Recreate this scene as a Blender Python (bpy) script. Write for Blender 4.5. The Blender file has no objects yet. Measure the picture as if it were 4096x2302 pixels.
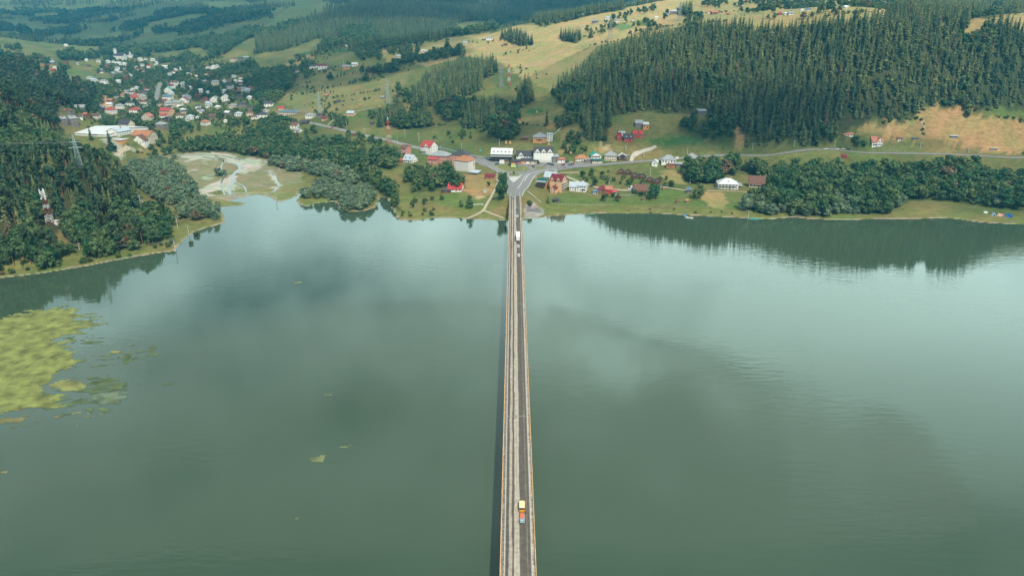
import bpy, math, random
import numpy as np
random.seed(7); RNG = np.random.RandomState(11)
R = math.radians
S = bpy.context.scene
COL = S.collection

# ---------------------------------------------------------------- camera, world, sun, exposure
F = 2731.0; IW, IH = 4096.0, 2302.0; PITCH = R(21.6); YAW = R(0.148); CAMZ = 157.0
cam_d = bpy.data.cameras.new('camera'); cam = bpy.data.objects.new('camera', cam_d); COL.objects.link(cam)
cam.location = (0, 0, CAMZ); cam.rotation_euler = (R(90) - PITCH, 0, YAW)
cam_d.sensor_width = 36; cam_d.lens = 36 * F / IW; cam_d.clip_start = 1; cam_d.clip_end = 30000
S.camera = cam
SUN_EL, SUN_AZ = R(51), R(158)          # azimuth clockwise from +Y: behind the camera, to its right
sun_dir = np.array([math.cos(SUN_EL) * math.sin(SUN_AZ), math.cos(SUN_EL) * math.cos(SUN_AZ), math.sin(SUN_EL)])
w = bpy.data.worlds.new('World'); S.world = w; w.use_nodes = True
nt = w.node_tree; nt.nodes.clear()
def nn(t, typ, **kw):
    n = t.nodes.new(typ)
    for k, v in kw.items():
        if k.startswith('i_'):
            k2 = k[2:]
            n.inputs[int(k2) if k2.isdigit() else k2.replace('_', ' ')].default_value = v
        else: setattr(n, k, v)
    return n
out = nn(nt, 'ShaderNodeOutputWorld'); bg = nn(nt, 'ShaderNodeBackground')
bg.inputs[1].default_value = 0.12
sky = nn(nt, 'ShaderNodeTexSky', sky_type='NISHITA'); sky.sun_disc = False
sky.sun_elevation = SUN_EL; sky.sun_rotation = SUN_AZ; sky.altitude = 500; sky.air_density = 1.0; sky.dust_density = 0.5; sky.ozone_density = 1.5
tc = nn(nt, 'ShaderNodeTexCoord'); mp = nn(nt, 'ShaderNodeMapping'); mp.inputs['Scale'].default_value = (1.0, 1.0, 1.7)
mp.inputs['Location'].default_value = (38.8, 18.4, 28.8)
n1 = nn(nt, 'ShaderNodeTexNoise'); n1.inputs['Scale'].default_value = 2.0; n1.inputs['Detail'].default_value = 5; n1.inputs['Roughness'].default_value = 0.58
rp = nn(nt, 'ShaderNodeValToRGB'); rp.color_ramp.elements[0].position = 0.37; rp.color_ramp.elements[1].position = 0.63
mx = nn(nt, 'ShaderNodeMix', data_type='RGBA'); 
sx = nn(nt, 'ShaderNodeSeparateXYZ'); nt.links.new(tc.outputs['Generated'], sx.inputs[0])      # clouds opposite the sun are lit from the front, those overhead seen from below
cv = nn(nt, 'ShaderNodeMath', operation='SUBTRACT'); nt.links.new(sx.outputs['Y'], cv.inputs[0]); nt.links.new(sx.outputs['Z'], cv.inputs[1])
cg = nn(nt, 'ShaderNodeValToRGB'); cg.color_ramp.elements[0].position = 0.0; cg.color_ramp.elements[0].color = (6.0, 7.4, 7.6, 1); cg.color_ramp.elements[1].position = .42; cg.color_ramp.elements[1].color = (25, 33, 31, 1)
nt.links.new(cv.outputs[0], cg.inputs[0]); nt.links.new(cg.outputs[0], mx.inputs[7])
nt.links.new(tc.outputs['Generated'], mp.inputs[0]); nt.links.new(mp.outputs[0], n1.inputs['Vector']); nt.links.new(n1.outputs[0], rp.inputs[0])
nt.links.new(rp.outputs[0], mx.inputs[0]); nt.links.new(sky.outputs[0], mx.inputs[6]); nt.links.new(mx.outputs[2], bg.inputs[0]); nt.links.new(bg.outputs[0], out.inputs[0])
sd = bpy.data.lights.new('sun', 'SUN'); sd.energy = 4.9; sd.angle = R(0.6); sd.color = (1.0, 0.91, 0.75)
so = bpy.data.objects.new('sun', sd); COL.objects.link(so)
from mathutils import Vector, Matrix
so.rotation_euler = Vector(sun_dir).to_track_quat('Z', 'Y').to_euler()
S.view_settings.view_transform = 'Standard'; S.view_settings.look = 'None'; S.view_settings.exposure = 0.08
S.cycles.volume_bounces = 0; S.cycles.max_bounces = 5; S.cycles.diffuse_bounces = 2; S.cycles.glossy_bounces = 2; S.cycles.transparent_max_bounces = 12
S.cycles.caustics_reflective = False; S.cycles.caustics_refractive = False

# ---------------------------------------------------------------- picture ray <-> world
cp, sp_ = math.cos(PITCH), math.sin(PITCH); cy, sy = math.cos(YAW), math.sin(YAW)
def ray(px, py):
    a = (np.asarray(px, float) - IW/2) / F; b = (IH/2 - np.asarray(py, float)) / F
    fx, fy, fz = a, cp + b*sp_, -sp_ + b*cp
    return cy*fx - sy*fy, sy*fx + cy*fy, fz
def at_y(px, py, Y):
    dx, dy, dz = ray(px, py); t = Y/dy
    return dx*t, Y, CAMZ + dz*t
def at_z(px, py, z):
    dx, dy, dz = ray(px, py); t = (z - CAMZ)/dz
    return dx*t, dy*t
def project(x, y, z):
    x, y, z = np.asarray(x, float), np.asarray(y, float), np.asarray(z, float) - CAMZ
    X = cy*x + sy*y; Y = -sy*x + cy*y
    d = Y*cp - z*sp_; v = Y*sp_ + z*cp
    return IW/2 + F*X/d, IH/2 - F*v/d, d
def ppm(x, y, z=10):                       # photo pixels per metre there
    return F/float(project(x, y, z)[2])

# ---------------------------------------------------------------- shoreline (water level z = 0)
SHORE_PX = [(-1000,1250),(-300,1160),(0,1112),(159,1094),(300,1072),(382,1057),(525,1030),(636,1011),(700,1005),(711,986),(747,946),(795,922),(858,903),(903,890),
 (895,870),(891,854),(875,826),(915,825),(967,822),(985,812),(911,803),(955,792),(1024,778),(1064,784),(1088,792),(1115,808),(1155,798),(1191,782),(1200,757),(1209,757),(1203,782),
 (1183,802),(1203,822),(1231,826),(1263,814),(1334,806),(1354,818),(1358,834),(1370,846),(1406,848),(1462,844),(1501,830),(1513,814),(1517,790),(1545,790),(1557,806),(1565,830),
 (1581,854),(1593,878),(1621,883),(1676,882),(1732,872),(1820,872),(1879,876),(1979,880),(2034,881),(2092,878),(2167,870),(2227,862),(2366,854),(2525,854),(2645,855),(2724,860),
 (2844,866),(3003,874),(3072,877),(3179,869),(3231,876),(3350,880),(3510,877),(3669,876),(3748,872),(3828,876),(3907,888),(3987,894),(4096,898),(4500,915),(5000,930)]
shore = np.array([at_z(a, b, 0) for a, b in SHORE_PX])
shore = np.vstack([[(-2600, 150)], shore, [(2600, 480)]])
WATER_POLY = np.vstack([shore, [(2600, -3000), (-2600, -3000)]])

def in_poly(x, y, P):
    x = np.asarray(x, float); y = np.asarray(y, float); P = np.asarray(P, float); r = np.zeros(x.shape, bool)
    bx = (x >= P[:,0].min()) & (x <= P[:,0].max()) & (y >= P[:,1].min()) & (y <= P[:,1].max())
    if not bx.any(): return r
    xs, ys = x[bx], y[bx]; q = np.zeros(xs.shape, bool); j = len(P) - 1
    for i in range(len(P)):
        xi, yi, xj, yj = P[i,0], P[i,1], P[j,0], P[j,1]
        if yi != yj: q ^= ((yi > ys) != (yj > ys)) & (xs < (xj-xi)*(ys-yi)/(yj-yi) + xi)
        j = i
    r[bx] = q
    return r
def seg_dist(x, y, P, vals=None):
    best = np.full(x.shape, 1e9); bv = np.zeros(x.shape)
    for i in range(len(P)-1):
        ax, ay = P[i][:2]; bx, by = P[i+1][:2]; L = (bx-ax)**2 + (by-ay)**2 + 1e-9
        t = np.clip(((x-ax)*(bx-ax) + (y-ay)*(by-ay))/L, 0, 1)
        d = np.hypot(x-ax-t*(bx-ax), y-ay-t*(by-ay)); m = d < best
        best[m] = d[m]
        if vals is not None: bv[m] = (vals[i] + t*(vals[i+1]-vals[i]))[m]
    return (best, bv) if vals is not None else best
def sstep(a, b, x):
    t = np.clip((x-a)/(b-a), 0, 1); return t*t*(3-2*t)

def vnoise(x, y, seed=0):                  # smooth value noise, -1..1
    xi = np.floor(x).astype(np.int64); yi = np.floor(y).astype(np.int64); fx = x-xi; fy = y-yi
    fx = fx*fx*(3-2*fx); fy = fy*fy*(3-2*fy)
    def h(a, b):
        n = (a*374761393 + b*668265263 + seed*1442695041) & 0xFFFFFFFF
        n = ((n ^ (n >> 13))*1274126177) & 0xFFFFFFFF
        return ((n ^ (n >> 16)) & 0xFFFF)/32767.5 - 1
    return (h(xi,yi)*(1-fx)+h(xi+1,yi)*fx)*(1-fy) + (h(xi,yi+1)*(1-fx)+h(xi+1,yi+1)*fx)*fy
def fbm(x, y, seed=0, oc=4):
    r = 0; a = 1; s = 0
    for o in range(oc):
        r = r + a*vnoise(x*2**o + 17.3*o, y*2**o - 9.1*o, seed+o); s += a; a *= .5
    return r/s

# ---------------------------------------------------------------- terrain control points
CZ = [  # (px, py, z)
 (1100,650,1.2),(800,645,2),(1000,720,.9),(1300,700,3),(1450,720,4),(700,700,4),(600,850,7),(950,620,3),(1400,640,8),(1500,680,9),
 (640,570,6),(450,565,9),(400,500,12),(600,450,14),(500,400,17),(700,330,28),(600,280,38),(450,230,60),(1000,300,45),(850,480,14),(1000,540,9),(850,400,22),(330,470,16),(280,570,22),
 (1280,485,21),(1100,500,14),(1300,504,18),(1600,572,15),(1700,597,14),(1850,632,13),(1700,660,11),(1850,700,10),(1700,760,6),(1850,800,5),(1650,840,2),(1950,760,9),(2000,640,14),(1990,700,11.5),
 (2060,700,10.5),(2060,660,11.5),(2200,660,12),(2130,700,10),(2250,740,8),(2300,800,4),(2450,760,6),(2600,745,6),(2700,790,4),(2950,765,5),(3100,780,4),(2400,655,13),(2600,643,15),(2724,634,17),
 (2900,622,18),(3072,611,20),(3450,608,21),(3867,620,19),(4096,632,17),(4700,655,17),(3300,720,8),(3300,830,1.6),(3800,820,2.5),(3800,720,9),(4400,720,9),(4500,860,2),(2550,700,9.5),(2700,690,11),
 (1900,562,21),(2120,640,15),(2350,630,18),(2050,620,18),(3600,850,1.5)]
CD = [  # (px, py, Y)
 (300,720,520),(100,500,650),(0,400,700),(0,250,1200),(200,300,1230),(0,900,440),(150,950,455),(400,900,505),(100,700,540),(250,560,640),(0,150,2000),(500,860,520),
 (300,180,2300),(500,130,2700),(400,60,3300),(200,0,4000),(0,0,4000),(800,0,3600),(700,100,2700),(1000,120,2300),(1000,200,1800),(1200,100,2200),(1400,0,2800),(1500,50,2300),
 (1400,180,1700),(1300,250,1450),(1200,320,1300),(1100,400,1150),(1600,350,1130),(1500,450,1000),(1800,250,1250),(2000,180,1370),(1750,160,1450),(2050,105,1500),(2300,62,1500),(2500,35,1500),
 (1900,60,2400),(1900,0,2800),(2300,0,2900),(2350,250,1060),(2200,300,1030),(2150,450,890),(2000,500,850),(2150,550,790),(2400,545,765),(2500,235,930),(2300,360,930),
 (2700,150,990),(2700,0,1600),(2500,120,1200),(3100,280,870),(3100,400,800),(3100,540,755),(2700,470,790),(2700,540,765),(2600,520,770),(2650,595,745),(2900,560,755),(2900,300,860),(2900,150,925),
 (3800,450,780),(3600,515,765),(3800,560,755),(4096,450,790),(3600,140,852),(3600,230,812),(3500,10,1400),(3200,40,1250),(3200,140,900),(3900,90,1000),(4050,40,1300),(4096,0,1700),(4096,220,815),
 (4700,450,770),(4700,220,815),(4700,80,1050),(-600,900,400),(-600,600,540),(-600,350,850),(-600,200,1500),(-600,0,3500),(1800,360,1060),(1900,440,930),(1700,480,950),(1450,300,1250)]
CW = [(1750,1720,92),(2050,1850,105),(2400,1900,120),(1500,1950,100),(3400,2500,230),(4000,2600,240),(5000,2600,240),(2700,2500,220),(5600,1200,170),(-1400,900,90),(-1400,500,45),(-1400,2000,160),
      (250,900,40),(250,1500,45)]
for a in (-1500,-400,700,1800,2900,4000,5500): CW += [(a,4700,330),(a,6800,480)]
pts = []
for a, b, z in CZ: x, y = at_z(a, b, z); pts.append((x, y, z))
for a, b, Y in CD: pts.append(at_y(a, b, Y))
for a, Y, z in CW: dx, dy, dz = ray(a, 70); pts.append((dx/dy*Y, Y, z))
for q in shore[1:-1:2]: pts.append((q[0], q[1], .6))
pts = np.array([[float(v) for v in p] for p in pts])
def UV(x, y): return x/y*1.3, np.log(y)
pu, pv = UV(pts[:,0], pts[:,1])
def tps(r2): return np.where(r2 > 0, 0.5*r2*np.log(r2 + 1e-12), 0)
n = len(pts); K = tps((pu[:,None]-pu[None])**2 + (pv[:,None]-pv[None])**2) + np.eye(n)*2e-4
Pm = np.c_[np.ones(n), pu, pv]; A = np.zeros((n+3, n+3)); A[:n,:n] = K; A[:n,n:] = Pm; A[n:,:n] = Pm.T
sol = np.linalg.solve(A, np.r_[pts[:,2], 0, 0, 0])

NU, NV = 900, 760
U0, U1 = -1.7, 1.7; V0, V1 = math.log(260), math.log(7500)
gu = np.linspace(U0, U1, NU); gv = np.linspace(V0, V1, NV)
GU, GV = np.meshgrid(gu, gv); GY = np.exp(GV); GX = GU*GY
Z = np.zeros(GX.shape)
for k in range(0, NV, 40):
    s = slice(k, k+40); a = GU[s].ravel()*1.3; b = GV[s].ravel()
    z = sol[n] + sol[n+1]*a + sol[n+2]*b + tps((a[:,None]-pu)**2 + (b[:,None]-pv)**2) @ sol[:n]
    Z[s] = z.reshape(GX[s].shape)
amp = sstep(700, 3500, GY)*26 + sstep(620, 1100, GY)*3
Z += amp*fbm(GX/420, GY/420, 3, 4) + sstep(640, 900, GY)*1.2*fbm(GX/45, GY/45, 9, 3)
inw = np.zeros(GX.shape, bool); rows = gv < math.log(1000)
inw[rows] = in_poly(GX[rows], GY[rows], WATER_POLY)
ds = np.full(GX.shape, 1e4); near = np.zeros(GX.shape, bool); near[rows] = True
ds[near] = seg_dist(GX[near], GY[near], shore)
lz = np.maximum(Z, np.minimum(.3 + .03*ds, 2.2))
land = .25 + .11*ds; kk = sstep(4, 34, ds)
Z = np.where(inw, np.maximum(-.25 - .12*ds, -4), land*(1-kk) + lz*kk)
Z0 = Z.copy()

def HH(x, y, G=None):
    G = Z if G is None else G
    x = np.asarray(x, float); y = np.maximum(np.asarray(y, float), 261)
    a = np.clip((x/y - U0)/(U1-U0)*(NU-1), 0, NU-1.001); b = np.clip((np.log(y)-V0)/(V1-V0)*(NV-1), 0, NV-1.001)
    i = a.astype(int); j = b.astype(int); fa = a-i; fb = b-j
    return (G[j,i]*(1-fa)+G[j,i+1]*fa)*(1-fb) + (G[j+1,i]*(1-fa)+G[j+1,i+1]*fa)*fb
_YS = 262*1.0045**np.arange(0, 740)
def ground(px, py):                         # first hit of the picture ray with the terrain or water
    dx, dy, dz = ray(px, py); t = _YS/dy; zs = CAMZ + dz*t
    g = np.maximum(HH(dx*t, _YS), 0); below = np.nonzero(zs <= g)[0]
    if len(below) == 0: return dx*t[-1], _YS[-1], float(g[-1])
    k = below[0]
    if k == 0:
        x, y = at_z(px, py, 0); return float(x), float(y), 0.0
    d0 = zs[k-1]-g[k-1]; d1 = g[k]-zs[k]; f = d0/(d0+d1+1e-9); y = _YS[k-1] + f*(_YS[k]-_YS[k-1])
    x = dx*y/dy; return float(x), float(y), float(max(HH(x, y), 0))
def gp(L): return np.array([ground(a, b)[:2] for a, b in L])
def dens(P, step):                          # resample a polyline
    P = np.asarray(P, float); o = []
    for i in range(len(P)-1):
        k = max(1, int(np.hypot(*(P[i+1][:2]-P[i][:2]))/step))
        for j in range(k): o.append(P[i] + (P[i+1]-P[i])*j/k)
    o.append(P[-1]); return np.array(o)
def smooth(P, it=2):
    P = np.asarray(P, float)
    for _ in range(it):
        Q = [P[0]]
        for i in range(len(P)-1): Q += [P[i]*.75+P[i+1]*.25, P[i]*.25+P[i+1]*.75]
        Q.append(P[-1]); P = np.array(Q)
    return P

# ---------------------------------------------------------------- roads: the ground is levelled under them
DECK = 10.0; BX = 1.35; BRIDGE_END = at_z(2061, 783, DECK)[1]
def road_world(L, z=None):
    P = smooth(gp(L), 2); return P
ROADS = {}
left_px = [(1215,487),(1290,502),(1350,515),(1420,533),(1500,550),(1560,562),(1640,585),(1700,597),(1790,615),(1870,636),(1930,655),(1970,670),(1993,683),(2019,697)]
right_px = [(2119,699),(2149,690),(2198,679),(2287,668),(2406,659),(2501,649),(2605,642),(2724,633),(2883,620),(3003,613),(3200,610),(3450,608),(3549,611),(3724,615),(3867,619),(3987,626),(4096,632),(4700,650)]
EY = BRIDGE_END
wl = np.vstack([gp(left_px), [(BX-6.5, EY+38), (BX-3.2, EY+16), (BX-2.1, EY)]])
wr = np.vstack([[(BX+2.1, EY), (BX+3.6, EY+18), (BX+9, EY+38)], gp(right_px)])
JA = [((2139,681)),(2105,664),(2060,652),(2000,648),(1930,638),(1880,630)]
wu = gp(JA)
wc = gp([(2010,688),(2059,690),(2105,690)])
def road_def(name, P, width, z_ends=None):
    P = dens(smooth(P, 2), 3.0); zz = HH(P[:,0], P[:,1], Z0)
    zz = np.where(np.hypot(P[:,0]-BX, P[:,1]-EY) < 1e9, zz, zz)
    d = np.hypot(P[:,0]-BX, P[:,1]-EY); k = sstep(20, 110, d); zz = DECK*(1-k) + zz*k
    for _ in range(40): zz[1:-1] = (zz[:-2]+zz[1:-1]*2+zz[2:])/4
    k = sstep(0, 40, d); zz = (DECK-.02)*(1-k) + zz*k
    ROADS[name] = (P, zz, width)
road_def('left', wl, 8.5); road_def('right', wr, 9.0); road_def('upper', wu, 17); road_def('cross', wc, 7)
road_def('village', gp([(640,330),(636,350),(630,372),(625,392),(610,415),(560,435),(520,450)]), 8)
for name, (P, zz, wd) in ROADS.items():
    reach = wd/2 + 34
    bx = (GX > P[:,0].min()-reach) & (GX < P[:,0].max()+reach) & (GY > P[:,1].min()-reach) & (GY < P[:,1].max()+reach)
    d, v = seg_dist(GX[bx], GY[bx], P, zz)
    fall = 14 if name in ('left','right') else 8
    dd = np.hypot(GX[bx]-BX, GY[bx]-EY); fall = fall + 6*(1-sstep(10, 60, dd))
    k = 1 - sstep(0, 1, (d - wd/2 - 1.2)/fall)
    Z[bx] = np.where(inw[bx], Z[bx], Z[bx]*(1-k) + (v-.12)*k)
# embankment carrying the bridge end
k = (1-sstep(0, 1, (np.abs(GX-BX)-7)/14))*sstep(EY-16, EY-2, GY)*(1-sstep(EY+30, EY+60, GY))
Z = np.where(inw, Z, np.maximum(Z, Z*(1-k)+9.6*k))

x_, y_, z_ = ground(365, 545); dd = np.hypot(GX-x_-12, GY-y_-32); k = 1-sstep(50, 85, dd); Z = Z*(1-k) + z_*k      # levelled factory yard
# ---------------------------------------------------------------- materials
def rgb(c): return (c[0], c[1], c[2], 1)
MATS = {}
def mat(name, c, rough=.8, var=.12, scale=.8, metal=0.0, spec=.3, bump=0.0, attr=False):
    if name in MATS: return MATS[name]
    m = bpy.data.materials.new(name); m.use_nodes = True; t = m.node_tree; b = t.nodes['Principled BSDF']
    b.inputs['Roughness'].default_value = rough; b.inputs['Metallic'].default_value = metal; b.inputs['Specular IOR Level'].default_value = spec
    g = nn(t, 'ShaderNodeNewGeometry'); no = nn(t, 'ShaderNodeTexNoise'); no.inputs['Scale'].default_value = scale; no.inputs['Detail'].default_value = 4
    t.links.new(g.outputs['Position'], no.inputs['Vector'])
    mr = nn(t, 'ShaderNodeMapRange'); mr.inputs[1].default_value = .3; mr.inputs[2].default_value = .7; mr.inputs[3].default_value = 1-var; mr.inputs[4].default_value = 1+var
    t.links.new(no.outputs[0], mr.inputs[0])
    mm = nn(t, 'ShaderNodeVectorMath', operation='SCALE'); mm.inputs[0].default_value = c[:3]; t.links.new(mr.outputs[0], mm.inputs['Scale'])
    t.links.new(mm.outputs[0], b.inputs['Base Color'])
    if bump:
        bp = nn(t, 'ShaderNodeBump'); bp.inputs['Strength'].default_value = bump; t.links.new(no.outputs[0], bp.inputs['Height']); t.links.new(bp.outputs[0], b.inputs['Normal'])
    MATS[name] = m; return m
def leafmat(name, ca, cb, rough=.65, sub=.0):
    m = bpy.data.materials.new(name); m.use_nodes = True; t = m.node_tree; b = t.nodes['Principled BSDF']
    b.inputs['Roughness'].default_value = rough; b.inputs['Specular IOR Level'].default_value = .12
    at = nn(t, 'ShaderNodeAttribute'); at.attribute_name = 'tint'; oi = nn(t, 'ShaderNodeObjectInfo')
    ad = nn(t, 'ShaderNodeMath', operation='ADD'); t.links.new(at.outputs['Fac'], ad.inputs[0]); t.links.new(oi.outputs['Random'], ad.inputs[1])
    fr = nn(t, 'ShaderNodeMath', operation='FRACT'); t.links.new(ad.outputs[0], fr.inputs[0])
    mx = nn(t, 'ShaderNodeMix', data_type='RGBA'); mx.inputs[6].default_value = rgb(ca); mx.inputs[7].default_value = rgb(cb)
    t.links.new(fr.outputs[0], mx.inputs[0])
    gt = nn(t, 'ShaderNodeMath', operation='GREATER_THAN'); gt.inputs[1].default_value = .975; t.links.new(fr.outputs[0], gt.inputs[0])
    mr_ = nn(t, 'ShaderNodeMix', data_type='RGBA'); mr_.inputs[7].default_value = (.17,.13,.07,1); t.links.new(gt.outputs[0], mr_.inputs[0]); t.links.new(mx.outputs[2], mr_.inputs[6]); mx = mr_
    g = nn(t, 'ShaderNodeNewGeometry'); no = nn(t, 'ShaderNodeTexNoise'); no.inputs['Scale'].default_value = .35; no.inputs['Detail'].default_value = 3
    t.links.new(g.outputs['Position'], no.inputs['Vector'])
    mr = nn(t, 'ShaderNodeMapRange'); mr.inputs[1].default_value = .3; mr.inputs[2].default_value = .7; mr.inputs[3].default_value = .55; mr.inputs[4].default_value = 1.5
    t.links.new(no.outputs[0], mr.inputs[0])
    mm = nn(t, 'ShaderNodeVectorMath', operation='SCALE'); t.links.new(mx.outputs[2], mm.inputs[0]); t.links.new(mr.outputs[0], mm.inputs['Scale'])
    t.links.new(mm.outputs[0], b.inputs['Base Color'])
    tr = nn(t, 'ShaderNodeBsdfTranslucent'); t.links.new(mm.outputs[0], tr.inputs[0]); ms = nn(t, 'ShaderNodeMixShader'); ms.inputs[0].default_value = .22
    t.links.new(b.outputs[0], ms.inputs[1]); t.links.new(tr.outputs[0], ms.inputs[2]); t.links.new(ms.outputs[0], t.nodes['Material Output'].inputs[0])
    return m
M_SPRUCE = leafmat('spruce_needles', (.045,.095,.046), (.175,.200,.072))
M_PINE = leafmat('pine_needles', (.040,.088,.046), (.085,.118,.055))  # both tones darkened towards teal, standing in for shade over the left bank
M_LEAF = leafmat('broad_leaves', (.036,.105,.042), (.130,.180,.064))
M_WILLOW = leafmat('willow_leaves', (.13,.20,.125), (.19,.25,.14))
M_BUSH = leafmat('bush_leaves', (.06,.12,.04), (.12,.16,.055))
M_TRUNK = mat('bark', (.11,.08,.055)); M_PTRUNK = mat('pine_bark', (.24,.14,.08))
M_CORE = M_LEAF

# ---------------------------------------------------------------- mesh helpers
def np_mesh(name, V, Fc, m, tint=None, smooth_=False, mi=None):
    me = bpy.data.meshes.new(name); V = np.asarray(V, np.float32); Fc = np.asarray(Fc, np.int32); k = Fc.shape[1]
    me.vertices.add(len(V)); me.vertices.foreach_set('co', V.ravel())
    me.loops.add(Fc.size); me.loops.foreach_set('vertex_index', Fc.ravel())
    me.polygons.add(len(Fc)); me.polygons.foreach_set('loop_start', np.arange(0, Fc.size, k, dtype=np.int32))
    me.polygons.foreach_set('loop_total', np.full(len(Fc), k, np.int32))
    for q in (m if isinstance(m, list) else [m]): me.materials.append(q)
    if mi is not None: me.polygons.foreach_set('material_index', np.asarray(mi, np.int32))
    if smooth_: me.polygons.foreach_set('use_smooth', np.ones(len(Fc), bool))
    if tint is not None:
        at = me.attributes.new('tint', 'FLOAT', 'POINT'); at.data.foreach_set('value', np.asarray(tint, np.float32))
    me.update(calc_edges=True); return me
def link(name, me, parent=None, loc=None, rz=None):
    o = bpy.data.objects.new(name, me); COL.objects.link(o)
    if parent: o.parent = parent
    if loc is not None: o.location = loc
    if rz is not None: o.rotation_euler = (0, 0, rz)
    return o
ORD = {}
def tag(o, label=None, cat=None, group=None, kind=None, order=None):
    if label: o['label'] = label
    if cat: o['category'] = cat
    if group: o['group'] = group
    if kind: o['kind'] = kind
    if order: ORD.setdefault(order, []).append(o)
    return o
def empty(name, loc, rz=0.0):
    o = bpy.data.objects.new(name, None); COL.objects.link(o); o.location = loc; o.rotation_euler = (0, 0, rz); o.empty_display_size = 1; return o

class MB:
    def __init__(s): s.v = []; s.f = []; s.m = []; s.mi = []
    def _mi(s, m):
        if m not in s.m: s.m.append(m)
        return s.m.index(m)
    def add(s, V, Fs, m):
        b = len(s.v); s.v += [tuple(map(float, v)) for v in V]; k = s._mi(m)
        for f in Fs: s.f.append([b+i for i in f]); s.mi.append(k)
    def box(s, x0, x1, y0, y1, z0, z1, m):
        s.add([(x0,y0,z0),(x1,y0,z0),(x1,y1,z0),(x0,y1,z0),(x0,y0,z1),(x1,y0,z1),(x1,y1,z1),(x0,y1,z1)],
              [(0,3,2,1),(4,5,6,7),(0,1,5,4),(1,2,6,5),(2,3,7,6),(3,0,4,7)], m)
    def loft(s, rings, m, cap=True):          # rings of equal length
        b = len(s.v); n = len(rings[0]); k = s._mi(m)
        for r in rings: s.v += [tuple(map(float, v)) for v in r]
        for i in range(len(rings)-1):
            for j in range(n): s.f.append([b+i*n+j, b+i*n+(j+1)%n, b+(i+1)*n+(j+1)%n, b+(i+1)*n+j]); s.mi.append(k)
        if cap:
            s.f.append([b+j for j in range(n)][::-1]); s.f.append([b+(len(rings)-1)*n+j for j in range(n)]); s.mi += [k, k]
    def tube(s, a, b, r0, r1, m, n=6):
        a = Vector(a); b = Vector(b); d = (b-a).normalized(); q = d.to_track_quat('Z', 'Y')
        rs = []
        for p, r in ((a, r0), (b, r1)): rs.append([p + q @ Vector((r*math.cos(2*math.pi*i/n), r*math.sin(2*math.pi*i/n), 0)) for i in range(n)])
        s.loft(rs, m)
    def build(s, name, parent=None, loc=None, rz=None):
        me = bpy.data.meshes.new(name); me.from_pydata(s.v, [], s.f)
        for q in s.m: me.materials.append(q)
        me.polygons.foreach_set('material_index', s.mi); me.update()
        return link(name, me, parent, loc, rz)

# ---------------------------------------------------------------- ground colours (what grows or lies where)
meadow = np.array((.120,.145,.050)); lush = np.array((.105,.150,.045)); straw = np.array((.40,.31,.145)); brown = np.array((.36,.23,.11))
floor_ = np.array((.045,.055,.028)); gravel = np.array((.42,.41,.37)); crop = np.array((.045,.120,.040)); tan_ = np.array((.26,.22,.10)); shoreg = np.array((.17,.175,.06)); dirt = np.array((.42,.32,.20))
C = np.zeros(GX.shape + (3,)); nz = fbm(GX/70, GY/70, 21, 4); nf = fbm(GX/9, GY/9, 31, 3)
k = sstep(-.3, .35, nz + .3*nf)[..., None]
C[:] = meadow*.86*(1-k) + np.array((.158,.150,.058))*k
ca_, sa_ = math.cos(.5), math.sin(.5); px_ = (GX*ca_+GY*sa_)/38 + .8*vnoise(GX/160, GY/160, 71); py_ = (-GX*sa_+GY*ca_)/95 + .8*vnoise(GX/160, GY/160, 72)
cell = (np.floor(px_).astype(np.int64)*7349 + np.floor(py_).astype(np.int64)*9151) & 1023; cell = (cell*557 & 1023)/511.5-1     # hay parcels, cut at different times
C *= (1 + .17*cell*sstep(640, 760, GY))[..., None]; C[..., 0] *= 1 + .10*np.roll(cell, 3, 0)*sstep(640, 760, GY)
farg = sstep(1500, 2600, GY)[..., None]; C = C*(1-farg*.6) + np.array((.13,.17,.065))*farg*.6
ZONES = []
def zone(L, col, a=1.0, soft=.25, grow=3.0, world=False):
    P = np.asarray(L, float) if world else gp(L)
    rg = 12; bx = (GX > P[:,0].min()-rg) & (GX < P[:,0].max()+rg) & (GY > P[:,1].min()-rg) & (GY < P[:,1].max()+rg)
    xs = GX[bx] + grow*nf[bx]*1.5; ys = GY[bx] + grow*nf[bx][::-1]*1.5
    m = in_poly(xs, ys, P)
    sub = C[bx]; sub[m] = sub[m]*(1-a) + col*(1+.16*nf[bx][m][:, None])*a; C[bx] = sub
# sunburnt ridge and plateau
zone([(1620,230),(1700,190),(1900,150),(2060,105),(2250,90),(2500,38),(2600,0),(2760,0),(2750,60),(2600,110),(2480,165),(2350,190),(2200,260),(2100,320),(2000,250),(1880,225),(1700,270)], straw, .75)
zone([(2050,150),(2300,75),(2500,42),(2600,5),(4096,5),(4096,190),(3700,180),(3300,160),(2900,160),(2700,140),(2500,150),(2380,160),(2300,185)], straw, .6)
zone([(1500,195),(1620,180),(1760,160),(1900,135),(1960,140),(1900,190),(1760,215),(1700,235),(1560,260)], straw, .55)
zone([(2100,320),(2200,260),(2400,170),(2330,250),(2250,330),(2210,370)], tan_, .7)
zone([(1400,290),(1640,290),(1600,400),(1400,440),(1250,470),(1100,400),(1260,300)], tan_, .35)
zone([(2440,98),(2500,90),(2545,110),(2480,125)], crop*1.6, .8); zone([(2510,85),(2600,82),(2620,100),(2560,105)], lush, .8); zone([(3830,30),(3900,25),(3905,50),(3850,55)], lush, .8); zone([(2950,40),(3040,35),(3060,60),(2960,62)], lush, .4)
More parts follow.
